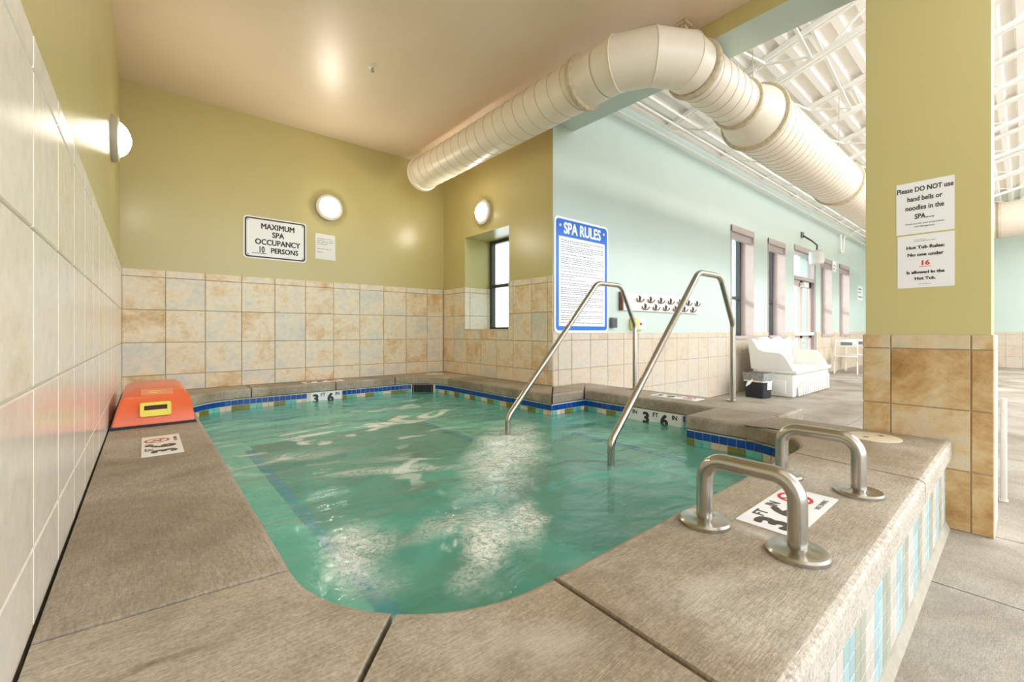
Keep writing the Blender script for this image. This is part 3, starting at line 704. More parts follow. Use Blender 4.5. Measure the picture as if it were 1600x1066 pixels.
walk(Wt[iFR:iN]+[Wt[iN]], individual=True)                      # front right corner to notch
walk([Wt[iN], Wt[iN+1]], individual=True); walk([Wt[iN+1], Wt[iN+2]], skip=(MN,), phase=1); walk([Wt[iN+2], Wt[iN+3]], phase=3)
walk([Wt[iN+3], Wt[iBR]], phase=2); walk(Wt[iBR:iBL], skip=(SK,), phase=1); walk([Wt[iBL-1], Wt[iBL]], skip=(MB,))
walk(Wt[iBL:]+[Wt[0]], individual=False); walk(Wt[:nL], individual=False); walk([Wt[nL-1], Wt[nL]], individual=False)
for k, b in _bsc.items(): stuff(link('mosaic_tiles', mesh('mosaic_tiles', b), band, M[k]))
# white depth markers on the waterline
def depth_marker(mx, w, parts):
    o = plate('depth_marker', rr(w, 0.118, 0.004), 0, 0.0075, 'sign_white', band, mx)
    for s, size, x, y, b in parts: letters(o, s, size, x, y, 0.0078, 'ink', b)
depth_marker(onY(1.79, Wt[iBL][1], ZB-0.064), 0.34, (('3', 0.13, -0.115, -0.014, 0.009), ('FT', 0.05, -0.035, 0.028, 0.0015), ('6', 0.13, 0.05, -0.014, 0.009), ('IN', 0.05, 0.13, 0.028, 0.0015)))
depth_marker(onXm(Wt[iN+1][0], 2.15, ZB-0.064), 0.56, (('3', 0.135, -0.055, -0.016, 0.009), ('FT', 0.052, 0.04, 0.026, 0.0015), ('6', 0.135, 0.125, -0.016, 0.009), ('IN', 0.052, 0.222, 0.026, 0.0015), ('IN', 0.052, -0.17, 0.026, 0.0015)))
# skimmer mouth in the back right corner
c = Vector(((XR-RF)+ (RF+0.014)*math.cos(math.radians(50)), (YK-RF)+(RF+0.014)*math.sin(math.radians(50)), 0)); dr = Vector((math.cos(math.radians(50)), math.sin(math.radians(50)), 0))
mx = frame_mat((c.x-dr.x*0.012, c.y-dr.y*0.012, ZB-0.065), Vector((0, 0, 1)).cross(-dr), (0, 0, 1))
bm = bmesh.new(); ring_prism(bm, [(-0.14, -0.07), (0.14, -0.07), (0.14, 0.06), (-0.14, 0.06)], [(-0.12, -0.06), (0.12, -0.06), (0.12, 0.05), (-0.12, 0.05)], 0, 0.012)
sk = link('skimmer_mouth', mesh('skimmer_mouth', bm), band, M['maroon'], mx); bm = bmesh.new(); box(bm, -0.12, 0.12, -0.06, 0.05, 0.0, 0.004); link('skimmer_flap', mesh('skimmer_flap', bm), sk, M['black'])
# front facing of small mosaics
fac = link('front_facing', None, tub); fac.matrix_parent_inverse = Matrix.Translation((0, -0.257, 0))
boxo('facing_bed', (0, XW-0.004, 0.285, 0.297, 0.0, ZB-0.002), M['grout_white'], fac)
x0 = 1.462-10*0.34/2*0-0.34*4-0.34*0
cols = []; k = 0; far = {}
base = 1.462-0.34*4
for i in range(70):
    u = base+MT*0.9995*i
    if u+MT > XW-0.006: break
    mat = ('t_sky', 't_sky', 't_sage', 't_sage', 't_white', 't_white')[i % 6]
    for r in range(6):
        z = 0.045+MT*(r+0.5)
        mx = frame_mat((u+MT/2, 0.285, z), (1, 0, 0), (0, 0, 1))
        if u > 0.98: put('facing_tile', tile_mesh(MT-0.004, MT-0.004, 0.004, 0.0012, mat), fac, mx)
        else:
            bb = far.setdefault(mat, bmesh.new()); b2 = bmesh.new(); box(b2, -MT/2+0.002, MT/2-0.002, -MT/2+0.002, MT/2-0.002, 0, 0.004); join(bb, b2, mx)
for kk, b in far.items(): stuff(link('facing_tiles', mesh('facing_tiles', b), fac, M[kk]))
bm = bmesh.new(); prism(bm, [(0.285, 0.0), (0.285, 0.042), (0.279, 0.040), (0.262, 0.0)], 0, XW-0.01)
bm.transform(Matrix(((0, 0, 1, 0), (1, 0, 0, 0), (0, 1, 0, 0), (0, 0, 0, 1)))); link('curb', mesh('curb', bm), fac, M['curb'])

# ------------------------------------------------------------------ water
bm = bmesh.new(); g = 0.03; nx, ny = int((3.70-0.42)/g), int((5.34-0.70)/g); V = {}
inn = offset(INNER, [-0.03]*len(INNER)); inn = [tuple(p) for p in inn]
def wv(i, j):
    if (i, j) not in V:
        x, y = 0.42+g*i, 0.70+g*j
        h = 0.014*noise.noise(Vector((x*2.1, y*3.0, 0.3)))+0.009*noise.noise(Vector((x*5+3*noise.noise(Vector((x, y, 5))), y*7, 2)))
        V[(i, j)] = bm.verts.new((x, y, ZW+h))
    return V[(i, j)]
for i in range(nx):
    for j in range(ny):
        if inside((0.42+g*(i+.5), 0.70+g*(j+.5)), inn): bm.faces.new((wv(i, j), wv(i+1, j), wv(i+1, j+1), wv(i, j+1)))
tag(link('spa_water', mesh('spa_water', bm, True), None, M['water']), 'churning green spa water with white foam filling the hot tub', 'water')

# ------------------------------------------------------------------ things on the coping
def grab_rail(x, label):
    r = tag(empty('grab_rail', (x, 0.525, ZC)), label, 'grab rail', 'low grab rails on the front coping')
    tubeo('rail', fillet([(0, 0.128, 0.004), (0, 0.128, 0.205), (0, -0.128, 0.205), (0, -0.128, 0.004)], 0.062), 0.0242, M['steel'], r, 20)
    for s in (0.128, -0.128):
        bm = bmesh.new(); lathe(bm, [(0.076, 0.0), (0.076, 0.010), (0.071, 0.016), (0.030, 0.018), (0.0245, 0.022)], 36, c=(0, s, 0)); link('flange', mesh('flange', bm, True), r, M['steel'])
grab_rail(1.528, 'nearer low steel grab rail on the front coping, left of the depth plate')
grab_rail(2.205, 'farther low steel grab rail on the front coping, past the depth plate')
def hand_rail(y, label):
    r = tag(empty('hand_rail', (4.04, y, ZC)), label, 'hand rail', 'tall hand rails over the tub steps')
    pts = [(2.335, 0, -0.12), (2.335, 0, 0.42), (3.43, 0, 1.545), (3.80, 0, 1.545), (4.04, 0, 1.15), (4.04, 0, ZC+0.002)]
    pts = [(a-4.04, b, c_-ZC) for a, b, c_ in pts]
    tubeo('rail', fillet(pts, 0.12), 0.0225, M['steel'], r, 18)
    bm = bmesh.new(); lathe(bm, [(0.05, 0.0), (0.05, 0.012), (0.024, 0.02)], 28); link('flange', mesh('flange', bm, True), r, M['steel'])
hand_rail(2.60, 'far tall steel hand rail bending over in front of the blue rules sign')
hand_rail(1.62, 'near tall steel hand rail bending over in front of the hall window')

def depth_plate(mx, label, w=0.45, h=0.17, ink='brown_ink'):
    o = tag(plate('depth_plate', rr(w, h, 0.004), 0, 0.003, 'sign_white'), label, 'depth marker', 'depth plates on the coping'); o.matrix_world = mx
    z = 0.0032
    letters(o, '3', 0.135, -0.165, -0.012, z, ink, 0.008); letters(o, 'FT', 0.05, -0.11, 0.05, z, ink, 0.001); letters(o, '6', 0.135, -0.045, -0.012, z, ink, 0.008); letters(o, 'IN', 0.05, 0.0, 0.05, z, ink, 0.001)
    bm = bmesh.new(); ro = [(0.055*math.cos(a*math.pi/16), 0.055*math.sin(a*math.pi/16)) for a in range(32)]; ring_prism(bm, ro, [(a*0.8, b*0.8) for a, b in ro], 0, 0.0008)
    b2 = bmesh.new(); box(b2, -0.048, 0.048, -0.005, 0.005, 0, 0.0008); b2.transform(Matrix.Rotation(math.radians(-45), 4, 'Z')); join(bm, b2)
    link('no_symbol', mesh('no_symbol', bm), o, M['red_ink'], Matrix.Translation((0.115, 0.018, z)))
    bm = bmesh.new(); lathe(bm, [(0.007, 0), (0.007, 0.0006)], 12, c=(0.012, 0.012, 0))
    b2 = bmesh.new(); box(b2, -0.03, 0.012, -0.004, 0.004, 0, 0.0006); b2.transform(Matrix.Rotation(math.radians(30), 4, 'Z')); join(bm, b2)
    b2 = bmesh.new(); box(b2, -0.03, 0.03, -0.018, -0.014, 0, 0.0006); join(bm, b2); link('diver_symbol', mesh('diver_symbol', bm), o, M[ink], Matrix.Translation((0.115, 0.018, z)))
    letters(o, 'NO DIVING', 0.022, 0.12, -0.062, z, ink)
    return o
depth_plate(flat(1.85, 0.515, ZC, (1, 0, 0), (0, 1, 0)), 'white depth plate between the two low grab rails')
depth_plate(flat(0.243, 2.97, ZC, (0, 1, 0), (-1, 0, 0)), 'white depth plate on the left coping before the orange box', 0.49, 0.165)
depth_plate(flat(1.80, 5.42, ZC, (1, 0, 0), (0, 1, 0)), 'white depth plate on the back coping under the tiled wall', 0.46, 0.17)
depth_plate(flat(3.88, 2.05, ZC, (0, -1, 0), (1, 0, 0)), 'white depth plate on the step coping between the tall rails', 0.45, 0.17)
def lid(x, y, label):
    o = tag(empty('skimmer_lid', (x, y, ZC)), label, 'lid', 'round skimmer lids')
    bm = bmesh.new(); lathe(bm, [(0.125, 0), (0.125, 0.004), (0.120, 0.006)], 36); link('cover', mesh('cover', bm, True), o, M['lid'])
    for s in (-0.05, 0.05):
        bm = bmesh.new(); lathe(bm, [(0.014, 0.006), (0.014, 0.0066)], 14, c=(s, -s*0.5, 0)); link('finger_hole', mesh('finger_hole', bm), o, M['brown_ink'])
lid(3.345, 0.555, 'cream round skimmer lid beside the olive column'); lid(3.29, 5.36, 'cream round skimmer lid in the far back corner')

# orange box
fb = tag(empty('orange_box', (0.215, 3.575, ZC)), 'orange plastic housing with yellow handle frame on the left coping', 'box')
bm = bmesh.new(); L = []
for z, x0, x1, y0, y1 in ((0.012, -0.195, 0.213, 0.0, 0.95), (0.03, -0.195, 0.213, 0.002, 0.95), (0.155, -0.165, 0.197, 0.055, 0.93), (0.185, -0.150, 0.182, 0.085, 0.92), (0.218, -0.10, 0.145, 0.20, 0.86)):
    L.append([bm.verts.new(p) for p in ((x0, y0, z), (x1, y0, z), (x1, y1, z), (x0, y1, z))])
for a, b in zip(L, L[1:]):
    for i in range(4): bm.faces.new((a[i], a[(i+1) % 4], b[(i+1) % 4], b[i]))
bm.faces.new(L[0][::-1]); bm.faces.new(L[-1]); bmesh.ops.bevel(bm, geom=list(bm.edges), offset=0.006, segments=2, affect='EDGES')
link('shell', mesh('shell', bm, True), fb, M['orange'])
boxo('base_trim', (-0.205, 0.22, -0.008, 0.955, 0, 0.014), M['black'], fb)
sl = math.atan2(0.053, 0.125); mx = Matrix.Translation((0.012, 0.020, 0.105)) @ Matrix.Rotation(math.radians(90)-sl, 4, 'X')
bm = bmesh.new(); ring_prism(bm, rr(0.155, 0.09, 0.012), rr(0.115, 0.05, 0.004), -0.01, 0.010); hf = link('handle_frame', mesh('handle_frame', bm), fb, M['yellow'], mx)
plate('handle_recess', rr(0.116, 0.051, 0.004), -0.01, 0.0035, 'maroon', hf); plate('handle_lip', [(-0.057, -0.025), (0.057, -0.025), (0.057, -0.004), (-0.057, -0.004)], -0.01, 0.007, 'yellow', hf)

mxl = Matrix.Translation((0.02, 0.140, 0.2035)) @ Matrix.Rotation(math.atan2(0.033, 0.115), 4, 'X')
lb = plate('label', rr(0.165, 0.10, 0.004), -0.002, 0.0022, 'salmon', fb, mxl); fake_lines(lb, 0.09, -0.045, [(0.012, 1.0), (-0.015, 0.8)], 0.014, 0.0024, 'yellow', 6)
# ------------------------------------------------------------------ wall sconces
def sconce(mx, label):
    o = tag(empty('wall_sconce', (0, 0, 0)), label, 'lamp', 'round wall lamps in the alcove'); o.matrix_world = mx
    bm = bmesh.new(); lathe(bm, [(0.15, -0.006), (0.165, 0.0), (0.168, 0.02), (0.160, 0.038), (0.132, 0.046), (0.128, 0.040)], 40); link('trim_ring', mesh('trim_ring', bm, True), o, M['ring'])
    bm = bmesh.new(); lathe(bm, [(0.128, 0.03), (0.126, 0.042), (0.112, 0.062), (0.085, 0.086), (0.045, 0.104), (0.012, 0.111)], 32); link('diffuser', mesh('diffuser', bm, True), o, M['lamp'])
sconce(onY(1.925, YB+0.012, 2.63), 'round lit wall lamp between the occupancy sign and the corner')
sconce(onXm(XW+0.012, 4.60, 2.655), 'round lit wall lamp above the small alcove window')
sconce(onXp(-0.012, 4.25, 2.485), 'round lit wall lamp on the left wall seen edge on')

# ------------------------------------------------------------------ signs
o = tag(plate('occupancy_sign', rr(0.655, 0.475, 0.035), 0, 0.003, 'sign_white'), 'white metal sign with black border stating maximum spa occupancy', 'sign'); o.matrix_world = onY(1.335, YB+0.012, 2.152)
bm = bmesh.new(); ring_prism(bm, rr(0.628, 0.448, 0.028), rr(0.598, 0.418, 0.018), 0.003, 0.0042); link('border', mesh('border', bm), o, M['ink'])
for s, yy, xx, sz in (('MAXIMUM', 0.135, 0.02, 0.088), ('SPA', 0.045, 0.02, 0.088), ('OCCUPANCY', -0.045, 0.02, 0.088), ('PERSONS', -0.135, 0.09, 0.082)): letters(o, s, sz, xx, yy, 0.0036, 'ink', 0.003, sx=0.86)
letters(o, '10', 0.098, -0.15, -0.134, 0.0036, 'ink', 0.0025, sx=0.65)
plate('underline', [(-0.245, -0.178), (-0.10, -0.178), (-0.10, -0.172), (-0.245, -0.172)], 0.003, 0.0042, 'ink', o)
for sx in (-1, 1):
    for sy in (-1, 1):
        bm = bmesh.new(); lathe(bm, [(0.008, 0.003), (0.008, 0.006)], 10, c=(sx*0.285, sy*0.195, 0)); link('bolt', mesh('bolt', bm), o, M['grey_box'])
o = tag(plate('paper_notice', [(-0.118, -0.155), (0.122, -0.16), (0.116, 0.152), (-0.118, 0.158)], 0, 0.0015, 'paper'), 'small white paper notice taped beside the occupancy sign', 'notice'); o.matrix_world = onY(1.885, YB+0.012, 2.138)
fake_lines(o, 0.19, -0.095, [(0.095, .9), (0.072, 1), (0.05, .95), (0.028, .6), (-0.03, .9), (-0.07, .35)], 0.010, 0.0017, seed=3)
o = tag(plate('rules_sign', rr(0.955, 1.30, 0.06), 0, 0.004, 'sign_white'), 'tall blue bordered spa rules sign at the alcove corner', 'sign'); o.matrix_world = onY(4.075, YC+0.006, 1.722)
plate('blue_field', rr(0.90, 1.245, 0.045), 0.004, 0.0055, 'blue', o); bf = plate('text_panel', [(-0.405, -0.575), (0.405, -0.575), (0.405, 0.43), (-0.405, 0.43)], 0.0055, 0.0068, 'sign_white', o)
letters(o, 'SPA RULES', 0.175, 0, 0.522, 0.006, 'sign_white', 0.008, sx=0.80)
for s in (-0.385, 0.385):
    bm = bmesh.new(); lathe(bm, [(0.016, 0.005), (0.016, 0.01)], 14, c=(s, 0.55, 0)); link('bolt', mesh('bolt', bm), o, M['white'])
yl = []; y = 0.39; r = random.Random(5)
for para in (2, 4, 1, 4, 2, 1, 2, 1, 2, 4, 3, 3, 2, 3, 2, 1):
    for i in range(para): yl.append((y, 1.0 if i < para-1 else r.uniform(0.3, 0.9))); y -= 0.0215
    y -= 0.014
fake_lines(o, 0.75, -0.375, [q for q in yl if q[0] > -0.55], 0.0135, 0.007, 'grey_ink', 9)
def paper_col(zc, w, h, yc, label, lines):
    o = tag(plate('paper_sign', rr(w, h, 0.002), 0, 0.0015, 'paper'), label, 'notice', 'paper signs on the column'); o.matrix_world = onXm(XW+0.012, yc, zc)
    for s, sz, x, y, mat, b, sx in lines: letters(o, s, sz, x, y, 0.0018, mat, b, sx=sx)
    return o
paper_col(1.808, 0.243, 0.30, 0.369, 'upper white paper sign on the column about hand bells and noodles', [
    ('Please DO NOT use', 0.040, 0, 0.105, 'ink', 0.0009, 0.70), ('hand bells or', 0.040, 0, 0.052, 'ink', 0.0009, 0.70), ('noodles in the', 0.040, 0, 0.0, 'ink', 0.0009, 0.70), ('SPA......', 0.040, 0, -0.052, 'ink', 0.0009, 0.70),
    ('Thank you for your cooperation', 0.0125, 0, -0.092, 'ink', 0, 1.0), ('HG Management', 0.0125, 0, -0.110, 'ink', 0, 1.0)])
o = paper_col(1.497, 0.238, 0.305, 0.366, 'lower white paper sign on the column with red number 16', [
    ('Hot Tub Rules:', 0.026, 0, 0.080, 'ink', 0.0010, 1.0), ('No one under', 0.026, 0, 0.038, 'ink', 0.0010, 1.0), ('16', 0.038, 0, -0.012, 'red_ink', 0.0012, 1.05), ('Is allowed in the', 0.024, 0, -0.064, 'ink', 0.0010, 1.0), ('Hot Tub.', 0.024, 0, -0.100, 'ink', 0.0010, 1.0)])
plate('underline', [(-0.025, -0.034), (0.025, -0.034), (0.025, -0.0315), (-0.025, -0.0315)], 0.0015, 0.0024, 'red_ink', o)
fake_lines(o, 0.09, -0.045, [(0.125, .6), (0.116, 1)], 0.004, 0.0016, seed=4); fake_lines(o, 0.05, -0.025, [(-0.132, 1)], 0.004, 0.0016, seed=4)

# hook board
hb = tag(empty('hook_board', (5.81, YC+0.006, 1.475)), 'long pale board with two rows of dark double hooks', 'hook board')
boxo('board', (-1.0, 1.03, -0.028, 0.0, -0.115, 0.115), M['pinkboard'], hb); boxo('end_cap', (-1.03, -1.0, -0.05, 0.0, -0.12, 0.12), M['brown'], hb)
hk = None
for row, zz, xs_ in ((0, 0.045, [-0.62+0.26*i for i in range(7)]), (1, -0.055, [-0.49+0.26*i for i in range(6)])):
    for xx in xs_:
        if hk is None:
            bm = bmesh.new(); box(bm, -0.012, 0.012, -0.035, -0.028, -0.02, 0.045)
            tube(bm, [(-0.085, -0.046, 0.004), (-0.075, -0.044, -0.018), (-0.04, -0.04, -0.036), (0, -0.038, -0.038), (0.04, -0.04, -0.036), (0.075, -0.044, -0.018), (0.085, -0.046, 0.004)], 0.007, 8)
            tube(bm, [(0, -0.036, -0.036), (0, -0.045, 0.0), (0, -0.05, 0.03)], 0.007, 8); hk = mesh('hook', bm)
        link('hook', hk, hb, M['gunmetal'], Matrix.Translation((xx, 0, zz)))
ab = tag(empty('alarm_box', (5.12, YC+0.006, 1.185)), 'yellow and white emergency switch box under the hook board', 'switch')
boxo('yellow_housing', (-0.11, -0.03, -0.09, 0, -0.075, 0.075), M['yellow'], ab, 0.006); boxo('white_cover', (-0.03, 0.17, -0.06, 0, -0.075, 0.075), M['white'], ab, 0.006); boxo('push_button', (0.035, 0.06, -0.075, -0.06, -0.015, 0.015), M['red_ink'], ab)
o = tag(empty('timer_box', (4.635, YC+0.006, 1.195)), 'small grey control box beside the rules sign', 'switch'); boxo('housing', (-0.045, 0.045, -0.05, 0, -0.065, 0.065), M['grey_box'], o, 0.005); boxo('cover_plate', (-0.035, 0.035, -0.054, -0.05, -0.052, 0.052), M['gunmetal'], o)

# ------------------------------------------------------------------ hall windows and door
wn = 2
for i, (a, b, c, d) in enumerate(HW):
    if i == 2: continue
    w = struct(empty('window_%d' % wn, ((a+b)/2, YC+0.2, c))); wn += 1
    yf = YC+0.27
    bm = bmesh.new(); t = 0.015
    box(bm, a, a+t, YC-0.004, yf, c, d); box(bm, b-t, b, YC-0.004, yf, c, d); box(bm, a+t, b-t, YC-0.004, yf, d-t, d)
    glob(link('jamb_lining', mesh('jamb_lining', bm), w, M['taupe_jamb']), w)
    glob(boxo('sill', (a-0.01, b+0.01, YC-0.04, yf, c-0.02, c+0.03), M['taupe_frame'], w), w)
    glob(boxo('head_trim', (a, b, YC-0.012, YC+0.03, d-0.09, d+0.02), M['taupe_frame'], w), w)
    glob(boxo('shade_roll', (a+0.02, b-0.02, YC+0.03, YC+0.10, d-0.20, d-0.09), M['taupe_frame'], w), w)
    glob(framed(w, a+t, b-t, yf-0.04, yf+0.03, c+0.03, d-0.03, 0.055, 'dark_frame', 1.72, 'x'), w)
    for z0, z1 in ((c+0.085, 1.69), (1.75, d-0.085)): glob(boxo('pane', (a+t+0.055, b-t-0.055, yf, yf+0.008, z0, z1), M['glass'], w), w)
a, b, c, d = HW[2]; dr_ = struct(empty('door_1', ((a+b)/2, YC+0.2, 0))); yf = YC+0.12
bm = bmesh.new(); t = 0.05
for q in ((a, a+t, yf-0.09, yf+0.06, 0, d), (b-t, b, yf-0.09, yf+0.06, 0, d), (a+t, b-t, yf-0.09, yf+0.06, d-t, d), (a+t, b-t, yf-0.09, yf+0.06, 2.28, 2.36)): box(bm, *q)
glob(link('door_frame', mesh('door_frame', bm), dr_, M['taupe_frame']), dr_)
bm = bmesh.new()
for q in ((a+t, a+t+0.13, yf-0.02, yf+0.03, 0.01, 2.28), (b-t-0.13, b-t, yf-0.02, yf+0.03, 0.01, 2.28), (a+t, b-t, yf-0.02, yf+0.03, 0.01, 0.30), (a+t, b-t, yf-0.02, yf+0.03, 2.15, 2.28), (a+t, b-t, yf-0.02, yf+0.03, 0.92, 1.06), ((a+b)/2-0.08, (a+b)/2+0.08, yf-0.02, yf+0.03, 0.01, 2.28)): box(bm, *q)
glob(link('door_leaf', mesh('door_leaf', bm), dr_, M['taupe_jamb']), dr_)
glob(boxo('pane', (a+t+0.13, b-t-0.13, yf, yf+0.008, 0.30, 2.15), M['glass'], dr_), dr_); glob(boxo('pane', (a+t, b-t, yf, yf+0.008, 2.36, d-t), M['glass'], dr_), dr_)
glob(boxo('push_bar', (a+0.1, b-0.1, yf-0.10, yf-0.05, 0.98, 1.06), M['white'], dr_, 0.01), dr_); glob(boxo('door_closer', (a+0.65, a+1.0, yf-0.12, yf-0.03, 2.12, 2.24), M['white'], dr_, 0.01), dr_)
glob(boxo('head_trim', (a-0.02, b+0.02, YC-0.012, YC+0.03, d-0.02, d+0.09), M['taupe_frame'], dr_), dr_)

o = tag(empty('alarm_lamp', (11.85, YC+0.006, 2.9)), 'white lamp on a bent grey arm above the hall door', 'lamp')
bm = bmesh.new(); lathe(bm, [(0.13, -0.28), (0.15, -0.2), (0.15, 0.0), (0.08, 0.03)], 24, c=(0, -0.28, 0)); link('housing', mesh('housing', bm, True), o, M['white'])
tubeo('arm', fillet([(0, -0.28, 0.03), (0.05, -0.28, 0.15), (-0.04, -0.2, 0.25), (-0.04, 0.0, 0.42)], 0.05), 0.018, M['gunmetal'], o, 10); boxo('wall_plate', (-0.11, 0.03, -0.03, 0, 0.36, 0.48), M['grey_box'], o)
o = tag(plate('wall_notice', rr(0.62, 0.44, 0.01), 0, 0.006, 'sign_white'), 'white sign at the far end of the hall wall beside the column edge', 'sign'); o.matrix_world = onY(17.38, YC+0.012, 2.28)
fake_lines(o, 0.5, -0.25, [(0.12, 0.9), (0.02, 0.7), (-0.12, 1.0)], 0.07, 0.0065, seed=2)
o = tag(plate('wall_card', rr(0.34, 0.3, 0.01), 0, 0.004, 'sign_white'), 'small white card between the last two hall windows', 'notice'); o.matrix_world = onY(14.5, YC+0.012, 2.84)
fake_lines(o, 0.2, -0.1, [(0.03, 1.0), (-0.06, .7)], 0.05, 0.0045, seed=8)

# ------------------------------------------------------------------ duct
DX, DY, DZ, DR, DR2 = 2.975, 1.69, 3.165, 0.20, 0.29
du = tag(empty('air_duct', (DX, DY, DZ)), 'cream painted spiral air duct bending from the alcove into the hall', 'duct')
def spiral(p0, p1, r, pitch, axis):
    L = abs(p1-p0); bm = bmesh.new(); prof = []
    lathe(bm, [(r, p0), (r, p1)], 48, axis); o = link('spiral_pipe', mesh('spiral_pipe', bm, True), du, M['duct'])
    n = int(L/pitch); bm = bmesh.new(); pts = []
    for i in range(n*32+1):
        a = 2*math.pi*i/32; h = p0+(p1-p0)*i/(n*32)
        pts.append({'Y': (r*1.003*math.cos(a), h, r*1.003*math.sin(a)), 'X': (h, r*1.003*math.cos(a), r*1.003*math.sin(a))}[axis])
    tube(bm, pts, 0.0032, 4); link('spiral_seam', mesh('spiral_seam', bm), o, M['seam'])
    return o
def flange(p, r, axis, w=0.035):
    bm = bmesh.new(); lathe(bm, [(r, p-w), (r+0.022, p-w*0.6), (r+0.026, p), (r+0.022, p+w*0.6), (r, p+w)], 48, axis); link('flange_ring', mesh('flange_ring', bm, True), du, M['sealant'])
RE = 0.47
spiral(3.43, 0.70, DR, 0.15, 'Y')
bm = bmesh.new(); lathe(bm, [(DR, 3.40), (DR+0.018, 3.41), (DR+0.02, 3.46), (DR, 3.48), (DR*0.6, 3.482)], 48, 'Y'); link('end_cap', mesh('end_cap', bm, True), du, M['duct'])
flange(0.68, DR, 'Y')
bm = bmesh.new(); lathe(bm, [(DR, RE-0.01), (DR, 0.68)], 40, 'Y'); link('collar', mesh('collar', bm, True), du, M['duct'])
# elbow: four mitred gores from (0, RE) to (RE, 0)
secs = [0, 18, 54, 90] ; angs = [0, 22.5, 45, 67.5, 90]
def esec(deg, r=DR, n=40):
    a = math.radians(deg); c_ = Vector((RE, RE, 0)); rad = Vector((-math.cos(a), -math.sin(a), 0)); tang = Vector((math.sin(a), -math.cos(a), 0))
    return c_, rad
angs = [0, 15, 45, 75, 90]
rings = []
for a in angs:
    c_, rad = esec(a); k = 1.0 if a in (0, 90) else 1.0/math.cos(math.radians(15))
    Rk = RE*k
    ring = [c_+rad*(Rk+DR*k*math.cos(2*math.pi*i/40))+Vector((0, 0, DR*math.sin(2*math.pi*i/40))) for i in range(40)]
    rings.append(ring)
for r0, r1 in zip(rings, rings[1:]):
    bm = bmesh.new(); va = [bm.verts.new(p) for p in r0]; vb = [bm.verts.new(p) for p in r1]
    for i in range(40): bm.faces.new((va[i], va[(i+1) % 40], vb[(i+1) % 40], vb[i]))
    link('elbow_gore', mesh('elbow_gore', bm, True), du, M['duct'])
for r0 in rings[1:-1]:
    bm = bmesh.new(); tube(bm, r0+[r0[0]], 0.006, 6, False); link('elbow_seam', mesh('elbow_seam', bm), du, M['duct'])
flange(RE+0.05, DR, 'X'); spiral(RE+0.07, 1.33, DR, 0.125, 'X'); flange(1.33, DR, 'X')
bm = bmesh.new(); lathe(bm, [(DR, 1.36), (DR+0.01, 1.39), (DR2-0.01, 1.66), (DR2, 1.70)], 48, 'X'); link('reducer', mesh('reducer', bm, True), du, M['duct'])
flange(1.71, DR2, 'X'); spiral(1.74, 4.55, DR2, 0.125, 'X'); flange(4.6, DR2, 'X'); spiral(4.65, 14.3, DR2, 0.125, 'X')
tubeo('hanger_wire', [(1.62, -0.02, DR2), (1.62, -0.02, 1.2)], 0.004, M['seam'], du, 6); tubeo('hanger_wire', [(4.6, -0.02, DR2), (4.6, -0.02, 1.2)], 0.004, M['seam'], du, 6)
bm = bmesh.new(); box(bm, 0.42, 0.47, 0.02, 0.06, DR, 0.33); box(bm, 0.40, 0.50, 0.0, 0.08, 0.33, 0.35); link('hanger_bracket', mesh('hanger_bracket', bm), du, M['sealant'])
d2 = tag(empty('cross_duct', (18.2, 0.8, 4.15)), 'wide cream duct crossing in front of the hall end wall', 'duct')
bm = bmesh.new(); lathe(bm, [(0.48, -8), (0.48, 2.2)], 40, 'Y'); link('duct_pipe', mesh('duct_pipe', bm, True), d2, M['duct'])
for yy in (-0.35, -3, 1.8):
    bm = bmesh.new(); lathe(bm, [(0.48, yy-0.05), (0.50, yy), (0.48, yy+0.05)], 40, 'Y'); link('flange_ring', mesh('flange_ring', bm, True), d2, M['seam'])
o = tag(empty('sprinkler_head', (1.77, 3.87, ZCEIL)), 'small sprinkler head in the tan alcove ceiling', 'sprinkler')
bm = bmesh.new(); lathe(bm, [(0.035, 0), (0.033, -0.006), (0.012, -0.01)], 20); link('escutcheon', mesh('escutcheon', bm, True), o, M['white'])
bm = bmesh.new(); lathe(bm, [(0.010, -0.008), (0.008, -0.03), (0.018, -0.036), (0.018, -0.039)], 14); link('nozzle', mesh('nozzle', bm, True), o, M['steel'])

# ------------------------------------------------------------------ storage bench
sb = tag(empty('storage_bench', (8.22, 2.37, 0)), 'white plastic storage bench with ribbed front against the hall wall', 'bench')
boxo('base', (0.0, 1.92, 0.045, 0.70, 0, 0.38), M['white'], sb, 0.03, 3)
for i in range(15):
    x = 0.12+i*0.116; h = 0.24 if i > 4 else 0.12+0.024*i
    boxo('rib', (x, x+0.066, 0.0, 0.03, 0.02, 0.06+h), M['white'], sb, 0.01)
boxo('end_panel', (-0.012, 0.01, 0.16, 0.50, 0.05, 0.27), M['white'], sb, 0.01)
boxo('seat', (-0.01, 1.93, -0.005, 0.62, 0.38, 0.45), M['white'], sb, 0.025, 3)
for xa in (-0.01, 1.83):
    bm = bmesh.new(); prism(bm, [(0.05, 0.44), (0.08, 0.49), (0.15, 0.62), (0.19, 0.68), (0.25, 0.72), (0.50, 0.74), (0.58, 0.78), (0.65, 0.90), (0.69, 0.945), (0.76, 0.955), (0.72, 0.70), (0.69, 0.44)], 0, 0.10)
    bm.transform(Matrix(((0, 0, 1, xa), (1, 0, 0, 0), (0, 1, 0, 0), (0, 0, 0, 1)))); bm.normal_update(); bmesh.ops.triangulate(bm, faces=[f for f in bm.faces if len(f.verts) > 4]); link('armrest', mesh('armrest', bm), sb, M['white'])
top = [(1.90-1.89*i/40, 0.93+0.035*math.cos(6*math.pi*i/40)+0.03*math.sin(math.pi*i/40)) for i in range(41)]
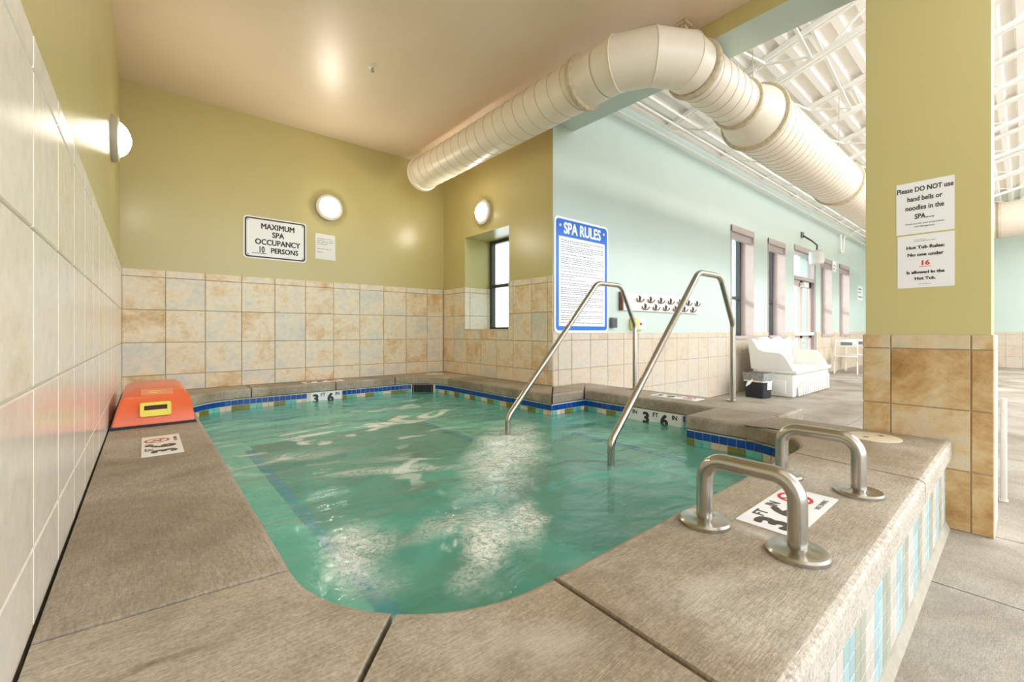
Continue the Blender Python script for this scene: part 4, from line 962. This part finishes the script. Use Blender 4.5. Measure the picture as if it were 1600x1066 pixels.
bm = bmesh.new(); prism(bm, [(0.01, 0.40), (1.90, 0.40)]+top, 0, 0.07); bm.transform(Matrix(((1, 0, 0, 0), (0, 0, -1, 0.66), (0, 1, 0, 0), (0, 0, 0, 1)))); bm.transform(Matrix.Translation((0, 0.62, 0.4)) @ Matrix.Rotation(math.radians(-9), 4, 'X') @ Matrix.Translation((0, -0.62, -0.4)))
link('backrest', mesh('backrest', bm), sb, M['white'])
for i in range(20):
    x = 0.12+i*0.086; bm = bmesh.new(); box(bm, x, x+0.05, 0.575, 0.60, 0.46, 0.89, 0.01); bm.transform(Matrix.Translation((0, 0.62, 0.4)) @ Matrix.Rotation(math.radians(-9), 4, 'X') @ Matrix.Translation((0, -0.62, -0.4))); link('back_slat', mesh('back_slat', bm, True), sb, M['white'])
# trash can
tc = tag(empty('trash_can', (7.88, 2.83, 0)), 'small black trash can with clear liner beside the white bench', 'trash can')
def taper(z0, z1, a0, b0, a1, b1, r=0.03):
    bm = bmesh.new(); A = [bm.verts.new((x, y, z0)) for x, y in rr(a0, b0, r)]; B = [bm.verts.new((x, y, z1)) for x, y in rr(a1, b1, r)]; n = len(A)
    for i in range(n): bm.faces.new((A[i], A[(i+1) % n], B[(i+1) % n], B[i]))
    bm.faces.new(A[::-1]); bm.faces.new(B); return bm
rz = Matrix.Rotation(math.radians(-12), 4, 'Z')
link('bin', mesh('bin', taper(0, 0.40, 0.23, 0.30, 0.28, 0.36), True), tc, M['black'], rz)
link('liner', mesh('liner', taper(0.28, 0.41, 0.275, 0.352, 0.30, 0.38), True), tc, M['foamcan'], rz); link('liner_hem', mesh('liner_hem', taper(0.262, 0.285, 0.275, 0.35, 0.277, 0.352), True), tc, M['white'], rz)
link('mouth', mesh('mouth', taper(0.410, 0.414, 0.25, 0.33, 0.25, 0.33)), tc, M['black'], rz)
o = plate('sticker', rr(0.11, 0.12, 0.004), 0, 0.003, 'sign_white', tc, rz @ frame_mat((0.03, -0.170, 0.20), (1, 0, 0), (0, -0.05, 1)))
bm = bmesh.new(); tube(bm, [(-0.14, 0.0, 0.30), (-0.19, 0.04, 0.24), (-0.23, 0.06, 0.19)], [0.012, 0.03, 0.006], 8); link('liner_tail', mesh('liner_tail', bm, True), tc, M['white'], rz)
# folding chairs
def folding_chair(x, y, rz_, label):
    o = tag(empty('folding_chair', (x, y, 0), rz_), label, 'chair', 'folding chairs at the far end')
    boxo('seat', (-0.22, 0.22, -0.21, 0.21, 0.43, 0.455), M['white'], o, 0.01); boxo('backrest', (-0.22, 0.22, 0.25, 0.27, 0.66, 0.86), M['white'], o, 0.01); boxo('back_pad', (-0.12, 0.12, 0.242, 0.25, 0.72, 0.80), M['grey_box'], o)
    for s in (-0.23, 0.23):
        tubeo('leg', [(s, -0.24, 0), (s, 0.26, 0.87)], 0.013, M['white'], o, 8); tubeo('leg', [(s, 0.24, 0), (s, -0.18, 0.44)], 0.013, M['white'], o, 8)
folding_chair(13.9, 2.95, math.radians(-80), 'white folding chair on the left at the far end of the hall'); folding_chair(15.0, 2.95, math.radians(-80), 'white folding chair nearer the column edge at the far end')
# white guard post behind the column
o = tag(empty('white_post', (4.40, 0.084, 0)), 'short white post standing behind the olive column', 'post'); boxo('post', (-0.02, 0.02, -0.014, 0.014, 0, 0.66), M['white'], o, 0.006); boxo('foot_plate', (-0.03, 0.03, -0.02, 0.02, 0, 0.006), M['white'], o)
